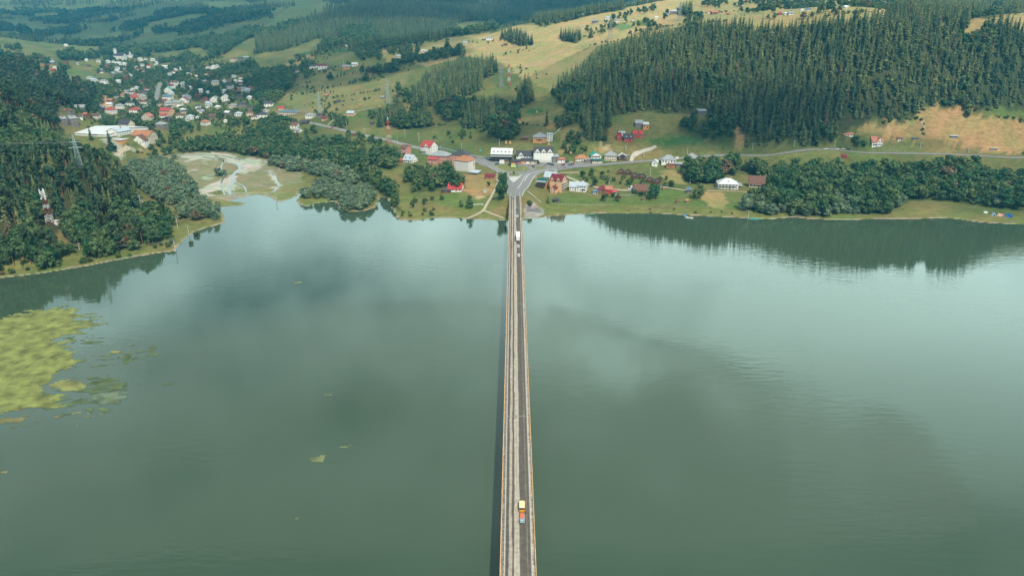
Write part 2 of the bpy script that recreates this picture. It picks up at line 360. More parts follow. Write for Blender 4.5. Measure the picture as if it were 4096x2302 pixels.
# brown mown hill at the right
zone([(3425,505),(3500,485),(3650,475),(3690,425),(3760,415),(3860,432),(3960,462),(4096,488),(4700,500),(4700,600),(4000,610),(3900,590),(3800,570),(3700,545),(3560,560),(3470,545)], brown, .8)
zone([(3560,478),(3640,466),(3670,470),(3650,482),(3580,484)], lush, .9)
zone([(3940,430),(4096,440),(4700,440),(4700,490),(4096,482),(3990,465)], meadow, 1)
zone([(3430,500),(3480,490),(3640,482),(3660,500),(3600,520),(3480,520)], straw, .45)
# mown lawns by the lake
zone([(2190,790),(2260,770),(2400,790),(2560,780),(2620,750),(2780,770),(2840,835),(2600,820),(2210,818)], lush, .9)
zone([(2230,700),(2420,700),(2480,740),(2400,740),(2290,725)], lush, .6)
zone([(2900,770),(2980,770),(2990,835),(2910,830)], lush, .9)
zone([(2820,770),(2880,765),(2905,800),(2905,835),(2850,830),(2810,800)], straw, .55)
zone([(2640,680),(2730,680),(2755,740),(2700,735),(2640,700)], straw, .4)
zone([(1720,795),(1780,765),(1860,770),(1940,800),(1930,825),(1850,840),(1740,815)], np.array((.115,.165,.048)), .85)
zone([(1840,700),(1990,705),(1980,760),(1940,790),(1880,790),(1850,750)], brown, .65)
zone([(1895,780),(1940,790),(1935,800),(1905,800)], dirt, .8)
zone([(2100,700),(2150,690),(2140,705),(2105,745),(2085,755),(2078,748),(2090,725)], np.array((.34,.30,.24)), .9)
zone([(2595,560),(2640,545),(2720,535),(2810,560),(2850,585),(2700,590),(2640,600)], lush, .85)
zone([(2640,558),(2700,545),(2780,555),(2830,572),(2740,580),(2660,580)], crop, .75)
zone([(2595,560),(2625,555),(2640,572),(2600,575)], crop, .6)
zone([(2095,450),(2125,432),(2172,436),(2165,450),(2130,458)], crop, .9)
zone([(2250,530),(2290,520),(2310,560),(2280,600),(2240,620),(2240,570)], brown, .5)
zone([(2060,470),(2180,460),(2230,500),(2310,520),(2300,535),(2150,500),(2050,495)], brown, .45)
zone([(2940,500),(2975,520),(3000,590),(2960,600),(2930,560)], brown, .7)
zone([(2400,540),(2430,550),(2440,600),(2420,600),(2395,570)], dirt, .6)
zone([(2370,600),(2410,580),(2420,600),(2380,610)], brown, .5)
# vegetable strips far left and middle
zone([(1330,200),(1420,195),(1420,208),(1330,210)], crop, .9); zone([(1350,178),(1400,163),(1440,168),(1400,180)], crop, .7)
zone([(1175,222),(1230,205),(1240,215),(1190,232)], crop, .8)
zone([(1150,260),(1200,225),(1265,215),(1255,232),(1190,262),(1160,270)], brown, .5)
zone([(690,300),(780,295),(785,310),(700,318)], brown, .6); zone([(875,290),(930,268),(935,278),(885,296)], brown, .6); zone([(880,268),(940,252),(930,270),(885,282)], lush, .8)
zone([(240,270),(330,290),(380,300),(370,312),(280,300)], lush, .9); zone([(820,345),(1040,325),(1040,345),(830,362)], lush, .8); zone([(380,265),(500,275),(500,285),(390,280)], lush, .8)
zone([(930,395),(1040,390),(1040,425),(950,420)], lush, .6)
zone([(660,480),(760,465),(740,500),(680,500)], lush, .9); zone([(820,520),(930,505),(910,560),(850,570)], lush, .7)
zone([(275,410),(345,390),(330,410),(290,420)], dirt, .8); zone([(225,445),(290,425),(280,440),(235,455)], dirt, .8); zone([(365,395),(450,390),(455,430),(380,440)], np.array((.45,.27,.16)), .9)
zone([(400,560),(480,545),(490,590),(430,590)], np.array((.38,.36,.33)), .8)
# delta
zone([(620,615),(780,605),(900,605),(1100,640),(1210,680),(1210,740),(1150,800),(1030,790),(960,830),(880,830),(780,770),(760,740),(740,660)], np.array((.24,.22,.14)), .8)
zone([(700,618),(860,610),(960,625),(1040,640),(1040,672),(960,660),(860,640),(760,640)], gravel, .9)
zone([(960,650),(1000,660),(990,690),(940,712),(950,760),(960,790),(900,800),(790,780),(780,765),(840,735),(900,712),(930,690)], gravel, .9)
zone([(1020,650),(1060,655),(1040,680),(1000,690),(990,665)], gravel, .5)
zone([(1064,676),(1080,680),(1106,700),(1112,725),(1130,740),(1110,765),(1075,778),(1060,775),(1092,755),(1104,740),(1092,715),(1088,700)], gravel, .8)
zone([(835,770),(870,762),(905,770),(895,780),(850,778)], meadow, 1)
zone([(445,590),(475,595),(520,585),(560,600),(500,600),(480,640),(462,635),(460,610)], gravel, .6)
zone([(1200,800),(1360,790),(1360,840),(1500,820),(1480,850),(1350,850),(1210,830)], shoreg, .9)
zone([(1480,610),(1560,570),(1580,600),(1560,640),(1490,660)], np.array((.16,.17,.06)), .7)
for i in range(46):      # gravel bars and mud patches of the braided river mouth
    a, b = random.uniform(640, 1150), random.uniform(618, 785); q = random.uniform(8, 34)
    zone([(a-q,b-2),(a-q*.3,b-q*.16-2),(a+q,b-q*.1),(a+q*.7,b+q*.1),(a-q*.4,b+q*.14+2)], random.choice([gravel, gravel*.8, tan_*.8, np.array((.12,.14,.06))]), random.uniform(.5, .9))
zone([(900,786),(960,792),(1020,776),(1070,784),(1120,808),(1110,790),(1070,770),(1000,765),(930,775)], gravel, .8)
# thin grass strip and pebbles by the water
kb = ((ds < 22) & ~inw)[..., None]*np.ones(3); C = np.where(kb, C*.35 + shoreg*.65*(1+.2*nf[...,None]), C)
dw = ds + 1.4*nf
C = np.where(((dw < 1.5) & ~inw)[..., None], np.array((.30,.26,.19))*(1+.3*nf[...,None]), C)
C[inw] = (.10,.10,.06)
zone([(2092,830),(2150,815),(2178,850),(2150,868),(2095,875)], np.array((.30,.29,.27)), .95); zone([(2100,820),(2150,822),(2165,845),(2110,850)], np.array((.13,.14,.15)), .8)
zone([(1950,850),(1985,825),(2034,830),(2030,862),(1980,868)], np.array((.22,.16,.08)), .8)

# ---------------------------------------------------------------- forest areas, in picture points of the tree feet
FOREST_R = [(2195,385),(2227,392),(2295,480),(2318,516),(2366,575),(2434,560),(2438,475),(2485,455),(2557,446),(2668,457),(2704,453),(2784,446),(2843,465),(2923,481),(2959,520),(2985,580),(3072,575),(3231,585),(3330,560),(3400,500),
 (3450,490),(3550,480),(3650,466),(3700,425),(3748,412),(3828,428),(3947,440),(4096,450),(4700,455),(4700,190),(4096,150),(4000,100),(3900,150),(3800,130),(3720,80),(3600,50),(3560,80),(3400,100),(3300,100),(3100,118),(2950,112),(2900,108),(2820,112),(2750,130),(2680,155),(2560,185),(2480,195),(2400,228),(2330,280),(2280,320),(2230,350)]
FOREST_RG = gp(FOREST_R)
PINE_L = [(-900,520),(0,440),(120,490),(240,590),(330,650),(430,650),(480,720),(540,780),(560,830),(500,870),(330,850),(250,900),(220,960),(60,1040),(0,1070),(-300,1120),(-1000,1200)]
BROAD_L = [(220,960),(250,900),(330,850),(500,850),(600,850),(690,880),(690,955),(640,975),(560,1000),(400,1035),(200,1075),(60,1085),(-200,1120),(0,1060)]
PINE_L2 = [(-800,330),(0,285),(120,270),(280,340),(390,380),(280,435),(240,470),(190,540),(120,470),(0,430),(-800,430)]
WILLOW = [[(500,720),(560,660),(620,640),(700,660),(740,700),(780,770),(790,805),(700,830),(600,790)],[(710,850),(800,820),(880,842),(885,870),(860,885),(720,885)],
          [(1080,660),(1200,650),(1330,680),(1370,710),(1330,720),(1240,700),(1170,690)],[(1330,700),(1410,710),(1430,740),(1340,730)],[(1200,795),(1230,765),(1290,745),(1400,750),(1480,775),(1508,800),(1480,828),(1400,842),(1365,838),(1360,800),(1260,795)]]
BROAD = [[(560,640),(700,610),(820,590),(1020,590),(1150,580),(1290,575),(1400,600),(1440,640),(1490,670),(1480,720),(1400,690),(1330,670),(1200,640),(1080,640),(900,608),(700,612),(600,640)],
         [(1440,680),(1560,740),(1600,800),(1600,850),(1575,835),(1560,790),(1520,780),(1440,720)],
         [(1560,610),(1600,640),(1590,670),(1540,680),(1490,660),(1500,620)],
         [(1600,700),(1690,680),(1800,700),(1860,720),(1850,750),(1740,765),(1650,770),(1640,730)],
         [(2000,720),(2025,720),(2035,760),(2005,800),(1990,760)],
         [(2740,700),(2830,665),(3000,670),(3072,680),(3200,690),(3450,690),(3800,700),(4300,710),(4300,850),(4050,840),(3900,820),(3750,805),(3640,800),(3620,812),(3580,815),(3540,858),(3400,852),(3370,800),(3340,800),(3290,870),(3200,862),(3060,850),(2990,838),(2985,800),(3060,775),(3065,715),(3000,700),(2900,700),(2860,735),(2760,740)],
         [(2400,545),(2440,560),(2445,575),(2410,590)],[(2700,500),(2800,480),(2860,470),(2930,500),(2945,560),(2900,580),(2860,590),(2800,555),(2720,530)],
         [(3350,560),(3440,560),(3460,590),(3400,600),(3330,600)],[(3480,500),(3540,480),(3650,470),(3660,478),(3560,486),(3500,505)],
         [(3700,430),(3760,410),(3850,440),(3960,465),(3950,475),(3840,440),(3750,425)],
         [(1980,520),(2050,480),(2060,440),(2000,420),(1960,470)],[(2210,480),(2290,480),(2300,505),(2230,520)],[(2260,610),(2330,600),(2340,625),(2280,630)],[(2270,560),(2330,560),(2340,590),(2290,590)]]
SPRUCE = [[(1640,450),(1650,400),(1700,330),(1760,290),(1860,262),(1980,268),(1990,290),(1930,320),(1925,365),(1860,390),(1760,420)],
          [(1500,500),(1560,460),(1620,430),(1620,470),(1560,500),(1510,515)],[(1660,500),(1720,470),(1720,490),(1690,520)],[(1850,490),(1930,440),(2000,420),(2010,470),(1960,510),(1860,520)],
          [(2060,440),(2080,370),(2110,350),(2135,400),(2120,420)],[(2240,150),(2330,158),(2300,175),(2250,165)],[(2345,140),(2370,140),(2365,155)],[(2000,150),(2060,140),(2130,180),(2080,185)],
          [(2700,60),(2760,45),(2770,70)],[(3560,60),(3620,40),(3800,20),(3900,25),(3960,60),(3860,120),(3740,90)],[(3780,120),(3840,90),(3850,140)],[(4000,40),(4060,20),(4100,40),(4060,60)]]
FAR_SPRUCE = [[(1024,150),(1150,135),(1205,100),(1300,60),(1420,20),(1480,-60),(2500,-60),(2490,40),(2250,92),(2150,114),(2048,82),(1900,85),(1830,95),(1800,150),(1745,175),(1680,168),(1590,188),(1560,180),(1490,140),(1485,115),(1420,115),(1345,135),(1340,165),(1270,155),(1180,190),(1120,205),(1024,215)]]
MEADOW_FAR = [[(1024,130),(1130,50),(1190,0),(1290,0),(1330,20),(1260,50),(1220,70),(1150,100),(1090,130)],[(20,85),(110,80),(130,110),(60,115),(30,100)],[(110,120),(200,115),(210,140),(120,140)],[(300,170),(480,120),(490,128),(340,180)],[(290,100),(410,92),(400,110),(320,118)],
   [(640,80),(780,60),(800,72),(650,92)],[(780,5),(960,0),(1010,20),(880,45),(820,30)],[(80,160),(280,150),(260,165),(100,165)],[(1600,150),(1700,140),(1740,172),(1650,175)],[(340,78),(480,62),(480,68),(345,85)],
   [(160,155),(230,135),(270,140),(240,165)],[(0,130),(60,120),(80,135),(20,145)]]
for L in MEADOW_FAR: zone(L, np.array((.15,.19,.075)), .8)
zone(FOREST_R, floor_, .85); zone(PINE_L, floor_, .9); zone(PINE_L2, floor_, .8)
for L in BROAD: zone(L, np.array((.06,.085,.03)), .8)
ca = np.ones((NU*NV, 4), np.float32); ca[:, :3] = np.clip(C, 0, 1).reshape(-1, 3)
idx = np.arange(NU*NV).reshape(NV, NU)
Fq = np.stack([idx[:-1,:-1], idx[:-1,1:], idx[1:,1:], idx[1:,:-1]], -1).reshape(-1, 4)

def ground_mat():
    m = bpy.data.materials.new('meadow_and_soil'); m.use_nodes = True; t = m.node_tree; b = t.nodes['Principled BSDF']
    b.inputs['Roughness'].default_value = .95; b.inputs['Specular IOR Level'].default_value = .05
    a = nn(t, 'ShaderNodeAttribute'); a.attribute_name = 'soil'; g = nn(t, 'ShaderNodeNewGeometry')
    mp = nn(t, 'ShaderNodeMapping'); mp.inputs['Scale'].default_value = (.5, 1.2, 1); mp.inputs['Rotation'].default_value = (0, 0, .5); t.links.new(g.outputs['Position'], mp.inputs[0])
    no = nn(t, 'ShaderNodeTexNoise'); no.inputs['Scale'].default_value = .35; no.inputs['Detail'].default_value = 8; no.inputs['Roughness'].default_value = .7; t.links.new(mp.outputs[0], no.inputs['Vector'])
    n2 = nn(t, 'ShaderNodeTexNoise'); n2.inputs['Scale'].default_value = .03; n2.inputs['Detail'].default_value = 4; t.links.new(g.outputs['Position'], n2.inputs['Vector'])
    mr = nn(t, 'ShaderNodeMapRange'); mr.inputs[1].default_value = .3; mr.inputs[2].default_value = .7; mr.inputs[3].default_value = .62; mr.inputs[4].default_value = 1.34; t.links.new(no.outputs[0], mr.inputs[0])
    mm = nn(t, 'ShaderNodeVectorMath', operation='SCALE'); t.links.new(a.outputs['Color'], mm.inputs[0]); t.links.new(mr.outputs[0], mm.inputs['Scale'])
    hs = nn(t, 'ShaderNodeMix', data_type='RGBA', blend_type='MULTIPLY'); hs.inputs[0].default_value = 1; t.links.new(mm.outputs[0], hs.inputs[6])
    cr = nn(t, 'ShaderNodeValToRGB'); cr.color_ramp.elements[0].color = (.82,1.0,.8,1); cr.color_ramp.elements[1].color = (1.15,1.0,1.0,1); cr.color_ramp.elements[0].position = .35; cr.color_ramp.elements[1].position = .65
    t.links.new(n2.outputs[0], cr.inputs[0]); t.links.new(cr.outputs[0], hs.inputs[7]); t.links.new(hs.outputs[2], b.inputs['Base Color'])
    bp = nn(t, 'ShaderNodeBump'); bp.inputs['Strength'].default_value = .6; bp.inputs['Distance'].default_value = .8; t.links.new(no.outputs[0], bp.inputs['Height']); t.links.new(bp.outputs[0], b.inputs['Normal'])
    return m
me = np_mesh('terrain', np.c_[GX.ravel(), GY.ravel(), Z.ravel()], Fq, ground_mat(), smooth_=True)
at = me.attributes.new('soil', 'FLOAT_COLOR', 'POINT'); at.data.foreach_set('color', ca.ravel())
tag(link('terrain', me), kind='structure')

# ---------------------------------------------------------------- water
def water_mat(name, c, wave=.05):
    m = bpy.data.materials.new(name); m.use_nodes = True; t = m.node_tree; b = t.nodes['Principled BSDF']
    b.inputs['Roughness'].default_value = .02; b.inputs['IOR'].default_value = 1.36; b.inputs['Specular IOR Level'].default_value = .5
    g = nn(t, 'ShaderNodeNewGeometry')
    n2 = nn(t, 'ShaderNodeTexNoise'); n2.inputs['Scale'].default_value = .006; n2.inputs['Detail'].default_value = 3; t.links.new(g.outputs['Position'], n2.inputs['Vector'])
    mx = nn(t, 'ShaderNodeMix', data_type='RGBA'); mx.inputs[6].default_value = rgb([v*.8 for v in c]); mx.inputs[7].default_value = rgb([v*1.15 for v in c]); t.links.new(n2.outputs[0], mx.inputs[0]); t.links.new(mx.outputs[2], b.inputs['Base Color'])
    mp = nn(t, 'ShaderNodeMapping'); mp.inputs['Rotation'].default_value = (0, 0, R(-32)); mp.inputs['Scale'].default_value = (.10, .42, 1); t.links.new(g.outputs['Position'], mp.inputs[0])
    n1 = nn(t, 'ShaderNodeTexNoise'); n1.inputs['Scale'].default_value = 1.0; n1.inputs['Detail'].default_value = 3; t.links.new(mp.outputs[0], n1.inputs['Vector'])
    n3 = nn(t, 'ShaderNodeTexNoise'); n3.inputs['Scale'].default_value = .012; n3.inputs['Detail'].default_value = 2; t.links.new(g.outputs['Position'], n3.inputs['Vector'])
    mr = nn(t, 'ShaderNodeMapRange'); mr.inputs[1].default_value = .4; mr.inputs[2].default_value = .65; mr.inputs[3].default_value = .25*wave; mr.inputs[4].default_value = wave; t.links.new(n3.outputs[0], mr.inputs[0])
    bp = nn(t, 'ShaderNodeBump'); bp.inputs['Distance'].default_value = 1.0; t.links.new(mr.outputs[0], bp.inputs['Strength']); t.links.new(n1.outputs[0], bp.inputs['Height']); t.links.new(bp.outputs[0], b.inputs['Normal'])
    return m
M_WATER = water_mat('lake_water', (.046,.078,.046), .07)
xs = np.array([-2600,-1200,0,1200,2600.]); V = [(x, y, 0) for y in (-2500,-600,300,1000) for x in xs]
Fw = [[j*5+i, j*5+i+1, (j+1)*5+i+1, (j+1)*5+i] for j in range(3) for i in range(4)]
tag(link('lake_water', np_mesh('lake_water', V, Fw, M_WATER)), kind='structure')

def ribbon(name, P, zz, width, m, lift=.05, off=0.0, across=4, kind='structure', ww=None):
    P = np.asarray(P); T = np.gradient(P, axis=0); T /= np.linalg.norm(T, axis=1)[:, None] + 1e-9; N = np.c_[-T[:,1], T[:,0]]
    V = []; W = ww if ww is not None else np.full(len(P), width)
    for i in range(len(P)):
        for j in range(across+1):
            q = P[i] + N[i]*(off + W[i]*(j/across-.5)); z = HH(q[0], q[1]) if zz is None else zz[i]
            V.append((q[0], q[1], z + lift))
    a = across+1; Fc = [[i*a+j, (i+1)*a+j, (i+1)*a+j+1, i*a+j+1] for i in range(len(P)-1) for j in range(across)]
    o = link(name, np_mesh(name, V, Fc, m)); 
    if kind: o['kind'] = kind
    return o
def drape(name, P, m, lift=.05, res=.8, kind='structure', jag=0.0):
    P = np.asarray(P); x0, y0 = P.min(0); x1, y1 = P.max(0); nx = int((x1-x0)/res)+2; ny = int((y1-y0)/res)+2
    X, Y = np.meshgrid(x0 + np.arange(nx)*res, y0 + np.arange(ny)*res); cx, cyy = X[:-1,:-1]+res/2, Y[:-1,:-1]+res/2
    inn = in_poly(cx + jag*fbm(cx/5, cyy/5, 5, 3), cyy + jag*fbm(cx/5+40, cyy/5, 6, 3), P)
    I = np.arange(nx*ny).reshape(ny, nx); Q = np.stack([I[:-1,:-1], I[:-1,1:], I[1:,1:], I[1:,:-1]], -1)[inn]
    used, inv = np.unique(Q, return_inverse=True); xx = X.ravel()[used]; yy = Y.ravel()[used]
    o = link(name, np_mesh(name, np.c_[xx, yy, HH(xx, yy)+lift], inv.reshape(-1, 4), m))
    if kind: o['kind'] = kind
    return o

M_ASPH = mat('asphalt', (.20,.20,.195), .9, .15, .3); M_ASPH_D = mat('dark_asphalt', (.07,.075,.08), .8, .2, .4); M_LINE = mat('road_paint', (.62,.61,.57), .7, .15, 1)
M_TRACK = mat('dirt_track', (.40,.34,.25), .95, .2, .5); M_GRASSI = mat('island_grass', (.16,.17,.06), .95, .25, .5); M_CONC = mat('concrete', (.42,.39,.33), .9, .2, .5)
M_PAVE = mat('paving', (.46,.45,.41), .9, .2, 1.2)
M_WHITE = mat('white_render', (.78,.77,.72), .85, .08); M_CREAM = mat('cream_render', (.60,.52,.38), .85, .08); M_PINK = mat('pink_render', (.58,.26,.20), .85, .08); M_PEACH = mat('peach_render', (.68,.42,.24), .85, .06)
M_ORANGE = mat('orange_render', (.68,.30,.10), .85, .08); M_REDW = mat('red_render', (.50,.05,.05), .8, .08); M_WOOD = mat('brown_wood', (.20,.085,.04), .85, .2); M_DWOOD = mat('dark_wood', (.055,.042,.035), .85, .2); M_OWOOD = mat('orange_wood', (.42,.16,.05), .7, .15)
M_BLUEW = mat('pale_blue_render', (.35,.52,.60), .8, .08); M_GREYW = mat('weathered_wood', (.20,.18,.16), .9, .2)
ROOFS = {'red': mat('red_roof', (.40,.05,.045), .5, .15, .6), 'salmon': mat('salmon_roof', (.42,.16,.10), .7, .25), 'maroon': mat('maroon_roof', (.16,.022,.03), .5, .15), 'grey': mat('grey_roof', (.27,.29,.29), .6, .25, .5), 'dark': mat('dark_roof', (.055,.055,.062), .6, .15),
  'white': mat('pale_tin_roof', (.58,.60,.60), .5, .12), 'brown': mat('brown_roof', (.15,.075,.05), .7, .2), 'orange': mat('orange_tile_roof', (.38,.17,.085), .8, .45, .9), 'green': mat('turquoise_roof', (.015,.33,.24), .45, .1), 'dgreen': mat('teal_roof', (.01,.10,.10), .5, .1), 'blue': mat('blue_grey_roof', (.10,.16,.22), .5, .15), 'silver': mat('silver_tin_roof', (.40,.46,.50), .4, .12)}
M_GLASS = mat('window_glass', (.03,.04,.05), .15, .05, spec=.6); M_FRAME = mat('window_frame', (.70,.69,.66), .6, .04); M_DOOR = mat('door_wood', (.16,.08,.04), .6, .1); M_BRICK = mat('chimney_brick', (.32,.13,.09), .9, .2)
M_METAL = mat('galvanised_steel', (.34,.38,.38), .5, .1, metal=.4); M_POLE = mat('pole_concrete', (.50,.48,.44), .9, .1); M_REDP = mat('red_paint', (.50,.09,.05), .6, .1); M_WHITEP = mat('white_paint', (.72,.72,.70), .6, .06)
M_RUST = mat('ochre_parapet', (.60,.36,.17), .9, .30, .6); M_HAY = mat('hay', (.42,.27,.12), .95, .2)

for name in ('left','right','village'):
    P, zz, wd = ROADS[name]
    ribbon('road', P, zz, wd, M_ASPH, .04)
# the junction: one paved sheet, its painted islands on top
JP = gp([(1880,624),(1930,628),(1990,636),(2040,643),(2110,648),(2200,650),(2300,650),(2410,646),(2412,662),(2300,673),(2200,684),(2160,694),(2128,704)])
JP = np.vstack([JP, [(BX+12, EY+34), (BX+5.6, EY+10), (BX+4.4, EY+.2), (BX-4.4, EY+.2), (BX-5.4, EY+12), (BX-9, EY+32)], gp([(2032,712),(2012,700),(1985,684),(1960,672),(1930,661),(1890,646)])])
drape('junction_paving', JP, M_ASPH, .09, .9)
isl1 = gp([(1974,664),(1990,656),(2025,654),(2060,656),(2105,664),(2122,677),(2105,687),(2060,687),(2010,683),(1985,675)])
isl2 = gp([(2028,697),(2045,692),(2070,692),(2082,697),(2070,703),(2045,705)])
isl3 = gp([(2134,672),(2150,666),(2175,667),(2186,671),(2170,677),(2148,678)])
for P in (isl1, isl2, isl3): drape('grass_island', P, M_GRASSI, .24, .9)
drape('painted_triangle', gp([(2022,701),(2042,707),(2072,706),(2092,698),(2072,716),(2054,731),(2045,722)]), M_PAVE, .15, .8)
P, zz, wd = ROADS['right']; ribbon('lane_line', P[7:26], zz[7:26], .5, M_LINE, .16, off=4.3, across=1); ribbon('lane_line', P, zz, .5, M_LINE, .16, off=-4.2, across=1); ribbon('lane_line', P[26:], zz[26:], .3, M_LINE, .16, off=0, across=1)
ribbon('lane_line', P[16:34], zz[16:34], .7, M_LINE, .17, off=2.2, across=1)
P, zz, wd = ROADS['left']; ribbon('lane_line', P[:-16], zz[:-16], .4, M_LINE, .16, off=3.9, across=1); ribbon('lane_line', P[:-4], zz[:-4], .4, M_LINE, .16, off=-3.9, across=1); ribbon('lane_line', P[:-18], zz[:-18], .3, M_LINE, .16, off=0, across=1)
def track(L, wd, m=M_TRACK, lift=.1, name='path'):
    P = dens(smooth(gp(L), 2), 2.5); ribbon(name, P, None, wd, m, lift, across=3)
track([(1991,695),(1993,715),(1988,745),(1972,775),(1958,798),(1945,820),(1935,842),(1905,858),(1871,873)], 2.6)
track([(1937,842),(1960,852),(1990,863),(2015,872)], 2.2)
track([(1935,818),(1915,816),(1895,820),(1885,812)], 2.2, M_CONC)
track([(2245,700),(2290,715),(2340,738),(2400,752),(2480,760),(2530,762)], 4); track([(2640,745),(2700,755),(2745,762)], 2.5); track([(2830,762),(2920,763),(3010,772)], 2.6)
track([(2110,764),(2135,785),(2165,810)], 1.0, M_CONC); track([(2175,703),(2240,690),(2330,690)], 1.5)
track([(2540,620),(2570,603),(2600,596),(2628,585),(2615,588)], 3.2, M_CONC); track([(2525,645),(2530,620),(2555,610)], 4, M_CONC)
track([(500,590),(520,592),(490,600),(465,615),(470,640)], 5); track([(2068,150),(2080,135),(2110,128)], 3); track([(2125,190),(2138,182),(2130,176)], 3, M_TRACK); track([(2280,172),(2330,165),(2370,160)], 2.5)
track([(2035,300),(2120,262),(2200,222),(2300,192),(2370,175)], 1.6); track([(1780,482),(1900,472),(2010,446)], 1.4); track([(2048,100+40),(2160,122),(2300,108),(2440,90)], 1.8); track([(1620,235),(1720,210),(1850,196),(1980,178)], 1.8); track([(3100,48),(3300,30),(3500,20)], 2)
track([(1500,430),(1420,445),(1350,470),(1310,500)], 1.8); track([(2260,470),(2240,520),(2200,545),(2160,575)], 1.8); track([(3680,480),(3700,505),(3692,520)], 1.5)
M_STREAM = water_mat('stream_water', (.17,.18,.15), .05)
for L, wd in (([(947,655),(965,672),(945,690),(928,702),(936,728),(915,755),(920,778),(950,795)], 3.2), ([(936,728),(980,745),(985,770),(1000,790)], 1.4), ([(860,622),(900,640),(880,670),(900,700),(880,740),(900,780)], 1.5), ([(700,625),(780,618),(880,618),(960,640)], 1.6), ([(1068,681),(1096,699),(1104,723),(1119,741),(1100,763),(1075,776)], 1.6), ([(810,628),(880,640),(920,650),(947,655)], 2)):
    P = dens(smooth(gp(L), 2), 2.5); ribbon('stream', P, None, wd, M_STREAM, .12, across=3)

# floating weed beds at the left
def weed(name, L, grow, label, col, lift=.06, seed=1, res=1.1, thr=.25, hf=.8):
    P = np.array([at_z(a, b, 0) for a, b in L]); x0, y0 = P.min(0)-25; x1, y1 = P.max(0)+25
    nx = int((x1-x0)/res)+2; ny = int((y1-y0)/res)+2; X, Y = np.meshgrid(x0+np.arange(nx)*res, y0+np.arange(ny)*res)
    cx, cyy = X[:-1,:-1]+res/2, Y[:-1,:-1]+res/2; inn = in_poly(cx, cyy, P); d = seg_dist(cx, cyy, np.vstack([P, P[:1]])); sd_ = np.where(inn, d, -d)
    f = sd_/grow + 1.1*fbm((cx+cyy*.2)/26, cyy/11, seed, 5) + hf*fbm(cx/4.5, cyy/2.0, seed+3, 5)
    keep = f > thr
    I = np.arange(nx*ny).reshape(ny, nx); Q = np.stack([I[:-1,:-1], I[:-1,1:], I[1:,1:], I[1:,:-1]], -1)[keep]
    used, inv = np.unique(Q, return_inverse=True); xx = X.ravel()[used]; yy = Y.ravel()[used]
    zz = lift + .05*RNG.rand(len(xx))
    m = mat(label[:12]+'_weed', col, .9, .5, .16, bump=.1)
    return tag(link(name, np_mesh(name, np.c_[xx, yy, zz], inv.reshape(-1,4), m)), label, kind='stuff')
weed('water_weed', [(-700,1420),(-300,1300),(0,1262),(150,1232),(270,1225),(365,1262),(340,1330),(260,1345),(340,1400),(300,1450),(230,1530),(190,1580),(300,1605),(250,1640),(100,1655),(0,1660),(-800,1700)], 9, 'yellow green weed bed spreading over the shallow water by the left edge', (.170,.188,.050), res=.7)
weed('water_weed', [(225,1500),(330,1500),(340,1540),(280,1555),(230,1530)], 7, 'small broken weed patch off the big yellow green bed', (.17,.175,.055), seed=5)
weed('water_weed', [(370,1400),(430,1395),(520,1403),(500,1415),(420,1420),(380,1412)], 7, 'narrow ochre weed patch floating beyond the end of the big bed', (.25,.21,.06), seed=8)
weed('water_weed', [(380,1590),(470,1550),(560,1545),(500,1570),(430,1620),(380,1610)], 8, 'dull grey green weed patch in the dark water', (.11,.145,.09), seed=12)
weed('water_weed', [(280,1640),(400,1640),(450,1655),(390,1665),(290,1660)], 7, 'ragged ochre weed patch below the dull grey green patch', (.17,.17,.08), seed=22)
weed('water_weed', [(-400,1870),(0,1860),(150,1850),(100,1865),(30,1885),(-400,1900)], 7, 'thin ochre weed strip at the lower left edge', (.23,.20,.07), seed=15)
weed('water_weed', [(1170,1128),(1205,1126),(1200,1134),(1175,1134)], 3, 'tiny light weed patch off the willow island', (.16,.19,.08), seed=17)
weed('water_weed', [(200,1330),(380,1300),(480,1380),(580,1410),(600,1530),(560,1580),(450,1670),(230,1680),(180,1560),(320,1480)], 30, 'thin broken wisps of dull weed drifting off the big bed', (.085,.115,.045), seed=41, res=.45, thr=.78, hf=1.3)
weed('water_weed', [(0,1655),(250,1648),(420,1640),(400,1680),(0,1690)], 12, 'frayed ochre fringe along the lower side of the big bed', (.15,.14,.05), seed=44, res=.45, thr=.6, hf=1.3)
weed('water_weed', [(230,1220),(400,1240),(420,1300),(330,1350),(240,1340)], 12, 'frayed olive fringe at the upper right of the big bed', (.13,.15,.05), seed=47, res=.45, thr=.6, hf=1.3)
for i, (a, b) in enumerate([(1310,1578),(1380,1788),(1270,1838),(1200,2075)]):
    weed('water_weed', [(a-22,b-4),(a+22,b-4),(a+18,b+4),(a-18,b+4)], 3, 'faint weed tuft in open water, ' + ['topmost','second from the top','third from the top','lowest'][i] + ' of four left of the bridge', (.13,.15,.07), seed=30+i)

